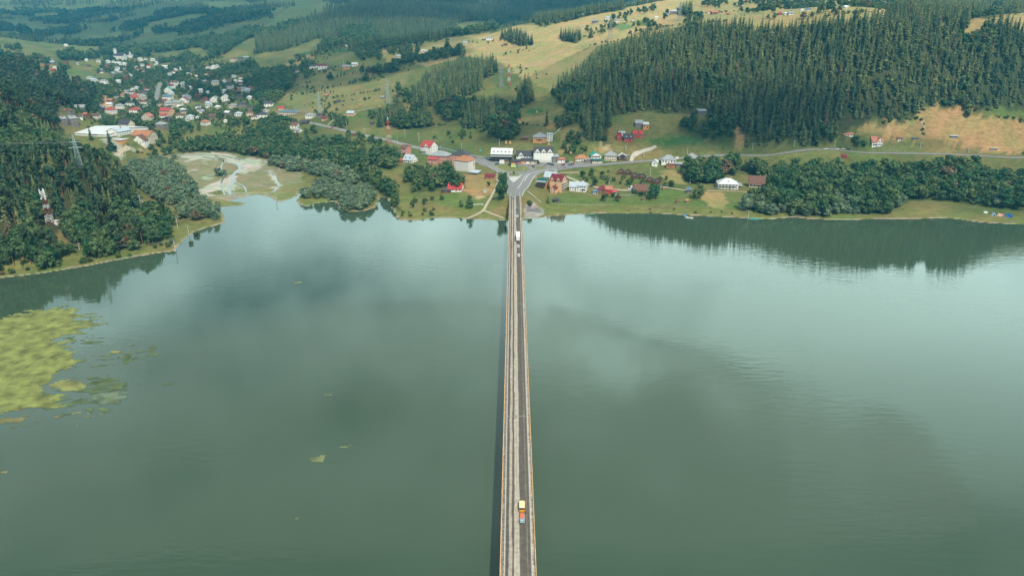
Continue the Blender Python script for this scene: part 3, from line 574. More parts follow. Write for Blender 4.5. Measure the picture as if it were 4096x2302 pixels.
# ---------------------------------------------------------------- bridge
def make_bridge():
    b = empty('road_bridge', (BX, EY, DECK)); tag(b, 'long concrete road bridge with ochre parapets crossing the green lake', 'bridge')
    y0, y1 = -EY-60, 0.0
    sec = MB(); sec.box(-4.35, 4.35, y0, y1, -.75, -.02, M_CONC); sec.box(-2.6,-1.9,y0,y1,-2.2,-.75,M_CONC); sec.box(1.9,2.6,y0,y1,-2.2,-.75,M_CONC); sec.build('deck', b)
    # carriageway with long patched streaks
    m = bpy.data.materials.new('patched_carriageway'); m.use_nodes = True; t = m.node_tree; bs = t.nodes['Principled BSDF']; bs.inputs['Roughness'].default_value = .85; bs.inputs['Specular IOR Level'].default_value = .2
    tcn = nn(t, 'ShaderNodeTexCoord'); 
    sep = nn(t, 'ShaderNodeSeparateXYZ'); t.links.new(tcn.outputs['Object'], sep.inputs[0])
    mp = nn(t, 'ShaderNodeMapping'); mp.inputs['Scale'].default_value = (1.1, .045, 1); t.links.new(tcn.outputs['Object'], mp.inputs[0])
    no = nn(t, 'ShaderNodeTexNoise'); no.inputs['Scale'].default_value = 1.0; no.inputs['Detail'].default_value = 6; no.inputs['Roughness'].default_value = .6; t.links.new(mp.outputs[0], no.inputs['Vector'])
    wob = nn(t, 'ShaderNodeMath', operation='MULTIPLY_ADD'); wob.inputs[1].default_value = 1.3; t.links.new(no.outputs[0], wob.inputs[0]); t.links.new(sep.outputs['X'], wob.inputs[2])
    mrx = nn(t, 'ShaderNodeMapRange'); mrx.inputs[1].default_value = -3.9+.65; mrx.inputs[2].default_value = 3.9+.65; t.links.new(wob.outputs[0], mrx.inputs[0])
    cr = nn(t, 'ShaderNodeValToRGB'); cr.color_ramp.interpolation = 'LINEAR'
    st = [(0,.11),(.07,.07),(.14,.08),(.155,.26),(.26,.28),(.275,.075),(.36,.085),(.375,.30),(.45,.29),(.46,.16),(.475,.30),(.57,.30),(.585,.085),(.75,.075),(.84,.09),(.86,.16),(.90,.08),(1,.11)]
    cr.color_ramp.elements[0].position = 0; cr.color_ramp.elements[1].position = 1
    for p_, v in st[1:-1]: cr.color_ramp.elements.new(p_)
    for e, (p_, v) in zip(sorted(cr.color_ramp.elements, key=lambda e: e.position), st): e.position = p_; e.color = (v*1.30, v*1.13, v*.92, 1)
    t.links.new(mrx.outputs[0], cr.inputs[0])
    n2 = nn(t, 'ShaderNodeTexNoise'); n2.inputs['Scale'].default_value = .6; n2.inputs['Detail'].default_value = 5; t.links.new(tcn.outputs['Object'], n2.inputs['Vector'])
    mr = nn(t, 'ShaderNodeMapRange'); mr.inputs[1].default_value = .3; mr.inputs[2].default_value = .7; mr.inputs[3].default_value = .75; mr.inputs[4].default_value = 1.2; t.links.new(n2.outputs[0], mr.inputs[0])
    mm = nn(t, 'ShaderNodeVectorMath', operation='SCALE'); t.links.new(cr.outputs[0], mm.inputs[0]); t.links.new(mr.outputs[0], mm.inputs['Scale']); t.links.new(mm.outputs[0], bs.inputs['Base Color'])
    r = MB()
    r.add([(-3.8,y0,.02),(3.8,y0,.02),(3.8,y1,.02),(-3.8,y1,.02)], [(0,1,2,3)], m); r.build('carriageway', b)
    M_WALKJ = mat('joint_mortar', (.27,.24,.20), .9, .2, 1); M_WALKL = mat('stained_walkway', (.20,.18,.15), .9, .6, 1.3); M_WALKR = mat('worn_walkway', (.36,.30,.24), .9, .5, .9)
    for sx, mw in ((-1, M_WALKL), (1, M_WALKR)):
        s = MB(); xa, xb = sorted((sx*3.9, sx*4.95)); s.box(xa, xb, y0, y1, -.5, .22, mw); s.build('walkway', b)
        k = MB(); xa, xb = sorted((sx*3.72, sx*3.90)); k.box(xa, xb, y0, y1+8, -.05, .26, M_CONC); k.build('kerb', b)
        g = MB(); g.box(sx*4.02-.05, sx*4.02+.05, y0, y1+10, .62, .86, M_WHITEP)
        yy = y0
        while yy < y1+10: g.box(sx*4.02-.06, sx*4.02+.06, yy, yy+.12, .22, .62, M_METAL); yy += 4
        g.build('guard_rail', b)
        p = MB(); xa, xb = sorted((sx*4.95, sx*5.25)); p.box(xa, xb, y0, y1, -.6, .25, M_RUST); p.box(xa+.03, xb-.03, y0, y1, .95, 1.15, M_RUST)
        yy = y0
        while yy < y1: p.box(xa+.06, xb-.06, yy, yy+.35, .25, .95, M_RUST); yy += 1.6
        p.build('parapet', b)
    for py in (783, 955, 1214.6, 1663):
        yj = at_z(2060, py, DECK)[1] - EY; j = MB(); j.box(-3.8, 3.8, yj-.35, yj+.25, .03, .045, M_WALKJ); j.box(-3.8, 3.8, yj-.05, yj+.05, .046, .05, M_ASPH_D); j.build('expansion_joint', b)
    y = -40
    while y > y0:
        p = MB()
        p.box(-4.2, 4.2, y-.9, y+.9, -3.4, -2.2, M_CONC)
        for x in (-2.4, 2.4): p.tube((x, y, -16), (x, y, -3.4), .85, .75, M_CONC, 12)
        p.build('pier', b); y -= 38
    a = MB(); a.box(-5.2, 5.2, -1.2, .0-.01, -7, -.76, M_CONC); a.build('abutment', b)
make_bridge()

# ---------------------------------------------------------------- buildings
TAKEN = []                                    # (x, y, radius): trees keep away
def window(par, x, y, z, w_, h_, face):        # face 'f','b' along x ; 'l','r' along y
    m = MB()
    if face in 'fb':
        s = -1 if face == 'f' else 1
        m.box(x-w_/2-.12, x+w_/2+.12, min(y, y+s*.06), max(y, y+s*.06), z-.12, z+h_+.12, M_FRAME); m.box(x-w_/2, x+w_/2, min(y+s*.06, y+s*.09), max(y+s*.06, y+s*.09), z, z+h_, M_GLASS)
        m.box(x-.05, x+.05, min(y+s*.09, y+s*.12), max(y+s*.09, y+s*.12), z, z+h_, M_FRAME)
    else:
        s = -1 if face == 'l' else 1
        m.box(min(x, x+s*.06), max(x, x+s*.06), y-w_/2-.12, y+w_/2+.12, z-.12, z+h_+.12, M_FRAME); m.box(min(x+s*.06, x+s*.09), max(x+s*.06, x+s*.09), y-w_/2, y+w_/2, z, z+h_, M_GLASS)
        m.box(min(x+s*.09, x+s*.12), max(x+s*.09, x+s*.12), y-.05, y+.05, z, z+h_, M_FRAME)
    return m.build('window', par)
def gable_roof(mb, w_, d_, z, rh, m, oh=.6, th=.18, axis='x', cx=0, cyy=0):
    """ridge along axis"""
    a, b_ = (w_/2+oh, d_/2+oh) if axis == 'x' else (d_/2+oh, w_/2+oh)
    dz = rh*oh/((b_-oh) or 1)
    def T(u, v, zz): return (cx+u, cyy+v, zz) if axis == 'x' else (cx-v, cyy+u, zz)
    for s in (-1, 1):
        V = [T(-a, s*b_, z-dz), T(a, s*b_, z-dz), T(a, 0, z+rh), T(-a, 0, z+rh)]; V += [(v[0], v[1], v[2]+th) for v in V]
        mb.add(V, [(0,3,2,1),(4,5,6,7),(0,1,5,4),(1,2,6,5),(2,3,7,6),(3,0,4,7)] if s < 0 else [(0,1,2,3),(7,6,5,4),(4,5,1,0),(5,6,2,1),(6,7,3,2),(7,4,0,3)], m)
def hip_roof(mb, w_, d_, z, rh, m, oh=.6, cx=0, cyy=0):
    a, b_ = w_/2+oh, d_/2+oh; r = max(a-b_, .4) if a > b_ else .3; q = max(b_-a, .01) if b_ > a else 0
    V = [(cx-a,cyy-b_,z-.15),(cx+a,cyy-b_,z-.15),(cx+a,cyy+b_,z-.15),(cx-a,cyy+b_,z-.15),(cx-r,cyy,z+rh),(cx+r,cyy,z+rh)]
    mb.add(V, [(0,1,5,4),(1,2,5),(2,3,4,5),(3,0,4),(3,2,1,0)], m)
def building(name, px, py, wpx, hpx, dep, rot, wall, roof, kind='gable', rh=None, label='', cat='house', storeys=None, cols=None, sides=True, axis='x', door=True, chimney=True, extra=None, group=None, order=None, wins=True, metres=None, wallm2=None):
    x, y, z = ground(px, py); sc = 1/ppm(x, y, z); a = R(rot)
    W_ = metres or wpx*sc; H_ = hpx*sc; D_ = dep
    if rh is None: rh = (min(W_, D_) if kind == 'hip' else (D_ if axis == 'x' else W_))*.30
    ox, oy = x - math.sin(a)*D_/2, y + math.cos(a)*D_/2
    cs = [HH(ox+math.cos(a)*u-math.sin(a)*v, oy+math.sin(a)*u+math.cos(a)*v) for u in (-W_/2, W_/2) for v in (-D_/2, D_/2)]
    zb = float(max(z, min(cs) + .6*(max(cs)-min(cs)) if max(cs)-min(cs) < 5 else z)); zb = min(zb, z + 2.0)
    b = empty(name, (ox, oy, zb), a); tag(b, label, cat, group, order=order); TAKEN.append((ox, oy, max(W_, D_)*.62+1.5))
    low = min(min(cs), zb) - zb - 1.0
    wm = MB(); wm.box(-W_/2, W_/2, -D_/2, D_/2, low, H_, wall)
    if kind == 'gable':
        if axis == 'x':
            for s in (-1, 1): wm.add([(s*W_/2, -D_/2, H_), (s*W_/2, D_/2, H_), (s*W_/2, 0, H_+rh-.02)], [(0,1,2) if s > 0 else (2,1,0)], wallm2 or wall)
        else:
            for s in (-1, 1): wm.add([(-W_/2, s*D_/2, H_), (W_/2, s*D_/2, H_), (0, s*D_/2, H_+rh-.02)], [(0,1,2) if s < 0 else (2,1,0)], wallm2 or wall)
    wm.build('wall', b)
    rm = MB(); rf = ROOFS[roof]
    if kind == 'gable': gable_roof(rm, W_, D_, H_+.02, rh, rf, axis=axis)
    elif kind == 'hip': hip_roof(rm, W_, D_, H_+.02, rh, rf)
    elif kind == 'flat': rm.box(-W_/2-.5, W_/2+.5, -D_/2-.5, D_/2+.5, H_+.01, H_+.3, rf)
    elif kind == 'shed':
        V = [(-W_/2-.5,-D_/2-.8,H_-.1),(W_/2+.5,-D_/2-.8,H_-.1),(W_/2+.5,D_/2+.5,H_+rh),(-W_/2-.5,D_/2+.5,H_+rh)]; V += [(v[0],v[1],v[2]+.15) for v in V]
        rm.add(V, [(0,3,2,1),(4,5,6,7),(0,1,5,4),(1,2,6,5),(2,3,7,6),(3,0,4,7)], rf)
    ro = rm.build('roof', b)
    if chimney:
        c = MB(); cxp = W_*.18; c.box(cxp-.4, cxp+.4, -.1, .7, H_+rh*.4, H_+rh+1.0, M_BRICK); c.box(cxp-.5, cxp+.5, -.2, .8, H_+rh+1.0, H_+rh+1.15, M_CONC); c.build('chimney', ro)
    if wins:
        st = storeys or max(1, round(H_/3.0)); nc = cols or max(2, round(W_/3.2)); sh = H_/st
        for s_ in range(st):
            for c_ in range(nc):
                xx = -W_/2 + W_*(c_+.5)/nc
                if s_ == 0 and door and c_ == nc//2: continue
                window(b, xx, -D_/2, s_*sh + sh*.32, min(1.3, W_/nc*.5), sh*.45, 'f')
            if sides:
                nd = max(1, round(D_/4)); f = 'r' if a < 0 else 'l'
                for c_ in range(nd): window(b, W_/2 if f == 'r' else -W_/2, -D_/2 + D_*(c_+.5)/nd, s_*sh + sh*.32, 1.1, sh*.45, f)
        if door:
            dm = MB(); xx = -W_/2 + W_*(nc//2+.5)/nc; dm.box(xx-.55, xx+.55, -D_/2-.08, -D_/2, 0, 2.1, M_DOOR); dm.build('door', b)
    if extra: extra(b, W_, D_, H_, rh, rf)
    return b
def dormers(n, kind='tri', zf=.35, wm=None, wd=1.8):
    def f(b, W_, D_, H_, rh, rf):
        for i in range(n):
            x = -W_/2 + W_*(i+.5)/n*.92 + W_*.04; m = MB(); yy = -D_/2*(1-zf); zz = H_ + rh*zf
            m.add([(x-wd/2, yy-.6, zz-.3), (x+wd/2, yy-.6, zz-.3), (x, yy-.6, zz+1.3)], [(0,1,2)], wm or M_DWOOD)
            for s in (-1, 1): m.add([(x+s*wd*.6, yy-.8, zz-.35), (x, yy-.8, zz+1.5), (x, yy+2.2, zz+1.5), (x+s*wd*.6, yy+.4, zz-.35)], [(0,1,2,3)], rf)
            m.add([(x-.35, yy-.64, zz-.15), (x+.35, yy-.64, zz-.15), (x+.35, yy-.64, zz+.45), (x-.35, yy-.64, zz+.45)], [(0,1,2,3)], M_FRAME)
            m.build('dormer', b)
    return f
def front_gables(xs, gw, wall, zt=None, wz=True):
    def f(b, W_, D_, H_, rh, rf):
        for u in xs:
            x = u*W_; m = MB(); g = gw; top = H_ + rh*.85
            m.box(x-g/2, x+g/2, -D_/2-.35, -D_/2+.2, 0.02, H_-.5, wall)
            m.add([(x-g/2, -D_/2-.35, H_-.5), (x+g/2, -D_/2-.35, H_-.5), (x, -D_/2-.35, top)], [(0,1,2)], wall)
            for s in (-1, 1): m.add([(x+s*(g/2+.4), -D_/2-.75, H_-.9), (x, -D_/2-.75, top+.1), (x, -.1, top+.1), (x+s*(g/2+.4), -D_/2+.6, H_-.9)], [(0,1,2,3)], rf)
            m.build('front_gable', b)
            if wz: window(b, x, -D_/2-.35, H_-.9, 1.2, 1.6, 'f')
    return f
def balcony(z, w0, w1, m=M_WHITEP, d=1.4):
    def f(b, W_, D_, H_, rh, rf):
        q = MB(); q.box(w0*W_, w1*W_, -D_/2-d, -D_/2-.01, z-.15, z, M_CONC); q.box(w0*W_, w1*W_, -D_/2-d, -D_/2-d+.08, z+.85, z+.95, m)
        x = w0*W_
        while x < w1*W_: q.box(x, x+.08, -D_/2-d, -D_/2-d+.08, z, z+.85, m); x += .5
        q.build('balcony', b)
    return f
def multi(*fs):
    def f(*a):
        for g in fs: g(*a)
    return f
def veranda(z, roofm, d=3.2, zr=2.8, postm=None, w0=-.5, w1=.5):
    def f(b, W_, D_, H_, rh, rf):
        q = MB(); pm = postm or M_DWOOD
        q.add([(w0*W_-.4,-D_/2-d-.3,z+zr-.5),(w1*W_+.4,-D_/2-d-.3,z+zr-.5),(w1*W_+.4,-D_/2-.01,z+zr+.2),(w0*W_-.4,-D_/2-.01,z+zr+.2)], [(0,1,2,3)], roofm)
        if z > 1: q.box(w0*W_, w1*W_, -D_/2-d, -D_/2-.01, z-.2, z, pm); q.box(w0*W_, w1*W_, -D_/2-d, -D_/2-d+.1, z, z+1.0, pm)
        n_ = 8
        for i in range(n_+1):
            x = (w0+(w1-w0)*i/n_)*W_; q.box(x-.09, x+.09, -D_/2-d, -D_/2-d+.18, 0 if z > 1 else z, z+zr-.45, pm)
        q.build('veranda', b)
    return f

B = building
B('house', 1703, 618, 50, 30, 13, -34, M_WHITE, 'red', rh=5.2, label='tall white house with bright red cross gabled roof beside the road', storeys=3, cols=4, extra=multi(front_gables([.12], 7, M_WHITE), balcony(3, -.45, .1)))
B('house', 1614, 620, 24, 28, 10, -30, M_PINK, 'brown', rh=2.6, label='narrow salmon pink house with brown roof left of the tall red roofed house', storeys=3, cols=2, extra=balcony(3, .0, .45))
B('house', 1630, 650, 42, 10, 11, -28, M_WHITE, 'silver', rh=5, label='low white house under a steep silver roof with two black dormers', extra=dormers(2, wd=2.4))
B('annex', 1602, 650, 12, 7, 5, 10, M_REDW, 'red', kind='shed', rh=1.2, label='little red annex at the left end of the silver roofed house', cat='shed', wins=False, chimney=False)
B('guest_house', 1752, 650, 78, 25, 15, -14, M_PINK, 'grey', kind='hip', rh=4.2, label='long salmon pink building under a grey hipped roof', cat='building', storeys=2, cols=9)
B('annex', 1728, 656, 40, 18, 7, -14, M_PINK, 'red', kind='shed', rh=1.4, label='pink annex with red lean-to roof before the long pink building', cat='annex', storeys=2, cols=3, chimney=False)
B('apartment_block', 1836, 661, 62, 38, 14, -20, M_PINK, 'dark', kind='hip', rh=5, label='pink block with dark hipped roof behind the white four storey block', cat='building', storeys=4, cols=5)
def redmark(b, W_, D_, H_, rh, rf):
    q = MB(); q.box(W_/2+.02, W_/2+.08, D_/2-3.2, D_/2-1.4, H_*.35, H_*.75, M_REDP); q.build('wall_sign', b)
    q = MB(); q.tube((W_/2-1, -D_/2-.6, 2), (W_/2-1, -D_/2-.7, 2.05), .55, .55, M_WHITEP, 12); q.build('satellite_dish', b)
B('apartment_block', 1846, 684, 66, 40, 13, -27, M_WHITE, 'orange', kind='hip', rh=4.6, label='white four storey block with mottled orange tiled roof by the bridge approach', cat='building', storeys=4, cols=6, extra=redmark, door=False)
B('shed', 1895, 697, 34, 7, 8, -22, M_GREYW, 'silver', kind='shed', rh=.8, label='low shed with plain grey tin roof right of the white block', cat='shed', wins=False, chimney=False)
B('kiosk', 1959, 717, 36, 12, 6, -6, M_OWOOD, 'maroon', rh=1.8, label='orange timber kiosk with maroon roof at the slope top', cat='kiosk', cols=3, chimney=False, sides=False)
B('barn', 1818, 768, 56, 9, 13, -8, M_WHITE, 'red', rh=4.2, label='low white barn under a wide red roof on the lakeside lawn', cat='barn', cols=4, chimney=True)
B('shed', 1783, 774, 36, 11, 7, -8, M_WOOD, 'dark', kind='shed', rh=.6, label='brown timber shed at the left end of the red roofed barn', cat='shed', cols=1, door=False, chimney=False, sides=False)
B('inn', 2006, 645, 84, 29, 13, -7, M_DWOOD, 'white', rh=5.2, label='dark timber inn with five dormers in its long white roof', cat='inn', storeys=2, cols=7, extra=multi(dormers(5, wd=2.4), veranda(3.2, ROOFS['grey'], 4), veranda(.0, ROOFS['dgreen'], 3, 2.6, w0=-.15, w1=.1)))
B('shop', 2028, 648, 14, 14, 4, -7, M_WHITE, 'white', kind='flat', label='small white box shop at the right corner of the dark inn', cat='shop', cols=1, chimney=False, sides=False)
B('inn', 2099, 645, 68, 24, 11, -3, M_WHITE, 'dark', rh=4.2, label='white terrace with one gable joined left of the taller white inn', cat='inn', storeys=2, cols=7, extra=front_gables([-.22], 6.5, M_WHITE))
B('inn', 2173, 648, 78, 33, 12, -3, M_WHITE, 'dark', rh=4.6, label='tall white inn with three front gables under a dark roof', cat='inn', storeys=3, cols=7, extra=front_gables([-.3, .02, .34], 6.5, M_WHITE))
B('shop', 2062, 655, 38, 10, 6, -3, M_REDW, 'dark', kind='shed', rh=1, label='low red fronted shop row under dark lean-to roof', cat='shop', cols=6, chimney=False, sides=False)
B('shop', 2102, 656, 36, 10, 6, -3, M_ORANGE, 'dark', kind='shed', rh=1, label='low orange fronted shop before the white inns', cat='shop', cols=4, chimney=False, sides=False)
B('shop', 2136, 656, 28, 9, 5, -3, M_CREAM, 'dark', kind='shed', rh=1, label='low cream fronted shop at the right end of the shop row', cat='shop', cols=4, chimney=False, sides=False)
B('workshop', 2222, 650, 26, 17, 8, 4, M_GREYW, 'grey', kind='shed', rh=1.4, label='grey weathered workshop against the tall white inn', cat='workshop', cols=2, chimney=False)
B('shop', 2245, 651, 30, 9, 5, 3, M_WHITE, 'salmon', kind='shed', rh=.9, label='white roadside shop with salmon roof edge right of the inn', cat='shop', cols=3, chimney=False, sides=False)
B('house', 2328, 645, 52, 11, 9, 6, M_WHITE, 'orange', kind='hip', rh=3.4, label='old white cottage with rusty orange tiled roof left of the turquoise roof', cols=5)
B('shed', 2350, 652, 22, 7, 5, 6, M_GREYW, 'grey', kind='shed', rh=1, label='grey lean-to shed between the old cottage and the turquoise roof', cat='shed', wins=False, chimney=False)
B('house', 2384, 645, 40, 24, 9, 4, M_WHITE, 'green', rh=3.2, axis='y', label='white gabled house with turquoise green roof by the main road', storeys=3, cols=3, extra=multi(balcony(3, -.45, .45), balcony(6, -.45, .45)))
B('shop', 2389, 654, 40, 8, 5, 3, M_CREAM, 'dgreen', kind='shed', rh=1.2, label='low shop with teal awning roof below the turquoise gable', cat='shop', cols=5, chimney=False, sides=False)
B('house', 2441, 644, 48, 22, 12, -8, M_CREAM, 'grey', kind='hip', rh=4, label='square cream villa with grey pyramid roof beside the main road', storeys=2, cols=5)
B('cabin', 2489, 641, 32, 16, 8, -4, M_DWOOD, 'white', rh=2.6, axis='y', label='dark timber cabin with small white gable roof beside the cream villa', cat='cabin', cols=3)
B('shed', 2502, 630, 26, 9, 6, -4, M_GREYW, 'grey', kind='flat', label='flat grey shed behind the dark timber cabin', cat='shed', wins=False, chimney=False)
def hotel_x(b, W_, D_, H_, rh, rf):
    for k_ in (1, 2, 3):
        q = MB(); z_ = H_*k_/4; q.box(W_/2+.01, W_/2+1.5, -D_/2, D_/2, z_-.15, z_, M_CONC); q.box(W_/2+1.42, W_/2+1.5, -D_/2, D_/2, z_+.7, z_+.85, M_WHITEP)
        for i in range(18): q.box(W_/2+1.42, W_/2+1.5, -D_/2+i*D_/18, -D_/2+i*D_/18+.08, z_, z_+.7, M_WHITEP)
        q.build('balcony', b)
B('hotel', 2222, 767, 50, 44, 13, -24, M_PEACH, 'maroon', rh=4.6, label='peach four storey hotel with maroon roof and side balconies', cat='hotel', storeys=4, cols=5, extra=multi(front_gables([-.28, .25], 4.6, M_PEACH), hotel_x))
B('annex', 2211, 774, 22, 20, 6, -24, M_PEACH, 'maroon', rh=2, axis='y', label='small peach annex with maroon gable before the hotel', cat='annex', storeys=2, cols=2, chimney=False, sides=False)
B('restaurant', 2166, 751, 38, 24, 9, -20, M_ORANGE, 'dgreen', rh=2.2, label='orange restaurant wing under a deep teal roof left of the hotel', cat='restaurant', storeys=2, cols=4, extra=veranda(3.5, ROOFS['grey'], 3), chimney=False)
B('house', 2198, 722, 48, 14, 10, -22, M_WHITE, 'silver', rh=4.2, label='white house with silver grey roof tucked behind the hotel', cols=4)
B('pavilion', 2262, 728, 18, 7, 6, 0, M_WOOD, 'maroon', kind='hip', rh=2.2, label='small timber pavilion with dark red roof right of the hotel', cat='pavilion', cols=2, chimney=False)
B('house', 2296, 765, 38, 17, 10, -10, M_WHITE, 'silver', rh=3.6, label='left wing of the long white house, under plain grey sheet roof', storeys=2, cols=4, chimney=False)
B('house', 2325, 768, 34, 24, 11, -16, M_WHITE, 'silver', kind='hip', rh=3.6, label='white two storey house with pale hipped roof and corner balconies', storeys=2, cols=4, extra=balcony(3, .1, .5))
B('house', 2408, 775, 32, 15, 8, -10, M_WOOD, 'maroon', kind='hip', rh=3.4, label='low brown house with maroon roof beside the blue terrace', cols=4)
B('barn', 2433, 777, 26, 18, 8, -10, M_REDW, 'salmon', kind='shed', rh=1.5, label='boxy red barn with dull red lean-to roof', cat='barn', wins=False, chimney=False)
B('shed', 2456, 780, 18, 11, 6, -10, M_BLUEW, 'red', kind='shed', rh=1, label='pale blue shed with red roof right of the red barn', cat='shed', cols=2, door=False, chimney=False, sides=False)
B('terrace_hut', 2381, 776, 20, 8, 8, -10, M_BLUEW, 'blue', kind='flat', label='pale blue fenced terrace hut left of the maroon roofed house', cat='hut', cols=2, chimney=False, sides=False)
B('house', 2562, 776, 50, 15, 12, -4, M_CREAM, 'brown', rh=3.8, label='broad low cream house with brown gable roof by the big round tree', cols=4, extra=veranda(0, ROOFS['brown'], 2.4))
for i, (a, b_) in enumerate([(2484,697),(2512,699),(2540,713),(2571,717),(2600,731),(2629,736)]):
    B('chalet', a, b_, 22, 11, 5.5, -12, M_OWOOD, 'dark', rh=2.2, axis='y', metres=5.6, cat='chalet', storeys=1, cols=2, chimney=False, group='orange timber chalets in a row on the slope',
      label='orange timber chalet with dark roof, ' + ['first','second','third','fourth','fifth','sixth'][i] + ' from the left in the row of six', extra=veranda(0, ROOFS['dark'], 1.6, 2.3, M_OWOOD))
B('house', 2674, 661, 56, 15, 11, -6, M_WHITE, 'grey', kind='hip', rh=4.4, label='white house with large pale grey hipped roof by the road bend', cols=5)
B('outbuilding', 2683, 673, 34, 12, 6, -6, M_OWOOD, 'brown', kind='flat', label='square orange brown outbuilding in front of the grey hipped house', cat='outbuilding', cols=3, chimney=False)
B('shed', 2617, 666, 22, 11, 7, -20, M_WHITE, 'white', rh=2.2, axis='y', label='small white gabled garage left of the grey hipped house', cat='shed', cols=1, door=False, chimney=False)
B('shed', 2718, 670, 28, 10, 6, -6, M_GREYW, 'grey', kind='shed', rh=1, label='patched grey shed right of the orange brown outbuilding', cat='shed', wins=False, chimney=False)
B('house', 2766, 644, 50, 9, 12, -14, M_DWOOD, 'grey', kind='hip', rh=4.6, label='dark timber house with weathered grey roof at the wood edge', cols=3)
B('villa', 2912, 756, 78, 20, 14, -8, M_WHITE, 'white', kind='hip', rh=4.4, label='wide white villa with flaking pale hipped roof by the lake', cat='villa', storeys=2, cols=6, extra=multi(balcony(3.1, -.48, .4, M_DWOOD), dormers(1, wm=M_WHITE)))
B('garage', 2956, 753, 20, 10, 8, -8, M_GREYW, 'grey', kind='shed', rh=1.2, label='grey lean-to garage joined to the wide white villa', cat='garage', cols=1, chimney=False)
B('house', 3026, 750, 58, 15, 13, -16, M_CREAM, 'brown', rh=6.5, label='cream house under a steep dark brown gable roof near the weeping willow', cols=4, extra=balcony(3.1, -.4, .4, M_DWOOD))
B('hut', 2756, 773, 18, 13, 5, -10, M_GREYW, 'blue', kind='shed', rh=1.4, label='narrow weathered hut with tilted roof on the mown lawn edge', cat='hut', wins=False, chimney=False)
B('house', 2158, 572, 54, 17, 12, -8, M_ORANGE, 'grey', kind='hip', rh=4, label='orange hillside house with broad grey hipped roof', storeys=2, cols=5, extra=balcony(3, -.2, .2))
B('tower_house', 2198, 566, 22, 26, 6, -8, M_WHITE, 'silver', kind='flat', label='white and orange tower beside the orange hillside house', cat='house', storeys=3, cols=2, chimney=False)
B('shed', 2098, 562, 26, 8, 6, -6, M_WOOD, 'brown', kind='shed', rh=1, label='brown shed left of the orange hillside house', cat='shed', wins=False, chimney=False)
B('house', 2552, 551, 40, 14, 9, -2, M_REDW, 'red', rh=3.2, label='bright red house with red roof on the green hillside', cols=5, extra=front_gables([0], 4, M_REDW))
B('house', 2514, 568, 38, 16, 9, -4, M_REDW, 'dark', rh=3.6, label='red house with dark grey roof and wide dormer', cols=4, extra=dormers(2, wm=M_WHITE))
B('house', 2477, 563, 20, 12, 7, -4, M_REDW, 'red', rh=3.2, axis='y', label='small red gabled cottage left of the dark roofed red house', cols=2)
B('shed', 2487, 546, 24, 7, 6, -4, M_WHITE, 'silver', kind='shed', rh=1, label='white flat shed behind the small red cottage', cat='shed', wins=False, chimney=False)
B('house', 2583, 520, 22, 15, 7, -4, M_ORANGE, 'white', kind='shed', rh=1.5, label='small orange house with white tin roof above the red house', cols=2, chimney=False)
B('barn', 2556, 511, 30, 11, 8, -8, M_GREYW, 'grey', rh=3, label='old grey timber barn above the red house', cat='barn', wins=False, chimney=False)
B('barn', 2809, 461, 34, 9, 7, 2, M_GREYW, 'grey', kind='shed', rh=1.6, label='grey shed with sheet roof at the lower forest edge', cat='barn', wins=False, chimney=False)
B('house', 3508, 586, 44, 20, 10, 6, M_WHITE, 'salmon', rh=5, label='white house with bright orange roof and double balconies above the road', storeys=2, cols=4, extra=multi(front_gables([.15], 5.5, M_WHITE), balcony(3, -.4, .45)))
B('house', 3392, 545, 40, 8, 9, 4, M_WHITE, 'salmon', rh=3.4, label='house with bright red orange roof half hidden in forest trees', cols=3)
B('shed', 3378, 636, 18, 10, 6, 10, M_WOOD, 'maroon', rh=2, label='dark red roof poking out of trees below the road', cat='shed', wins=False, chimney=False)
B('house', 3600, 563, 20, 9, 7, 6, M_WHITE, 'brown', rh=2, label='small white house among bushes right of the orange roofed house', cols=2)
B('shed', 3660, 560, 22, 8, 6, 6, M_GREYW, 'blue', kind='shed', rh=1, label='blue grey shed behind the dark trees by the brown field', cat='shed', wins=False, chimney=False)
B('barn', 3816, 553, 28, 9, 6, -4, M_GREYW, 'silver', kind='shed', rh=1.2, label='open grey barn at the lower edge of the brown field', cat='barn', wins=False, chimney=False)
B('shed', 3974, 600, 26, 7, 6, -4, M_GREYW, 'silver', kind='shed', rh=1, label='low grey tin shed in the grass by the road at far right', cat='shed', wins=False, chimney=False)
# left village: large ones
def factory_x(b, W_, D_, H_, rh, rf):
    q = MB(); q.box(-W_*.05, W_*.42, -D_/2-9, -D_/2, -1, H_*.72, M_WHITE); q.box(-W_*.06, W_*.43, -D_/2-9.3, -D_/2-.02, H_*.72, H_*.72+.4, ROOFS['white']); q.build('hall_annex', b)
def wall_name(b, W_, D_, H_, rh, rf):
    cu = bpy.data.curves.new('wall_lettering', 'FONT'); cu.body = 'PREDIS'; cu.size = 2.6; cu.extrude = .05; cu.align_x = 'CENTER'
    t_ = bpy.data.objects.new('wall_lettering', cu); COL.objects.link(t_); dg = bpy.context.evaluated_depsgraph_get(); me = bpy.data.meshes.new_from_object(t_.evaluated_get(dg)); bpy.data.objects.remove(t_)
    me.materials.clear(); me.materials.append(M_DWOOD); q = link('wall_lettering', me, b); q.location = (W_*.12, -D_/2-.12, H_*.45); q.rotation_euler = (R(90), 0, 0)
B('factory', 365, 545, 165, 9, 66, -16, M_WHITE, 'white', rh=4, label='huge white factory hall with shallow white roof in the village', cat='factory', wins=False, chimney=False, extra=wall_name)
B('warehouse', 452, 543, 62, 16, 20, -16, M_WHITE, 'silver', rh=4.5, axis='y', label='white warehouse with grey gable roof right of the factory hall', cat='warehouse', cols=4)
B('workshop', 470, 570, 40, 10, 12, -14, M_ORANGE, 'white', kind='flat', label='low orange workshop with white canopy below the warehouse', cat='workshop', cols=4, chimney=False)
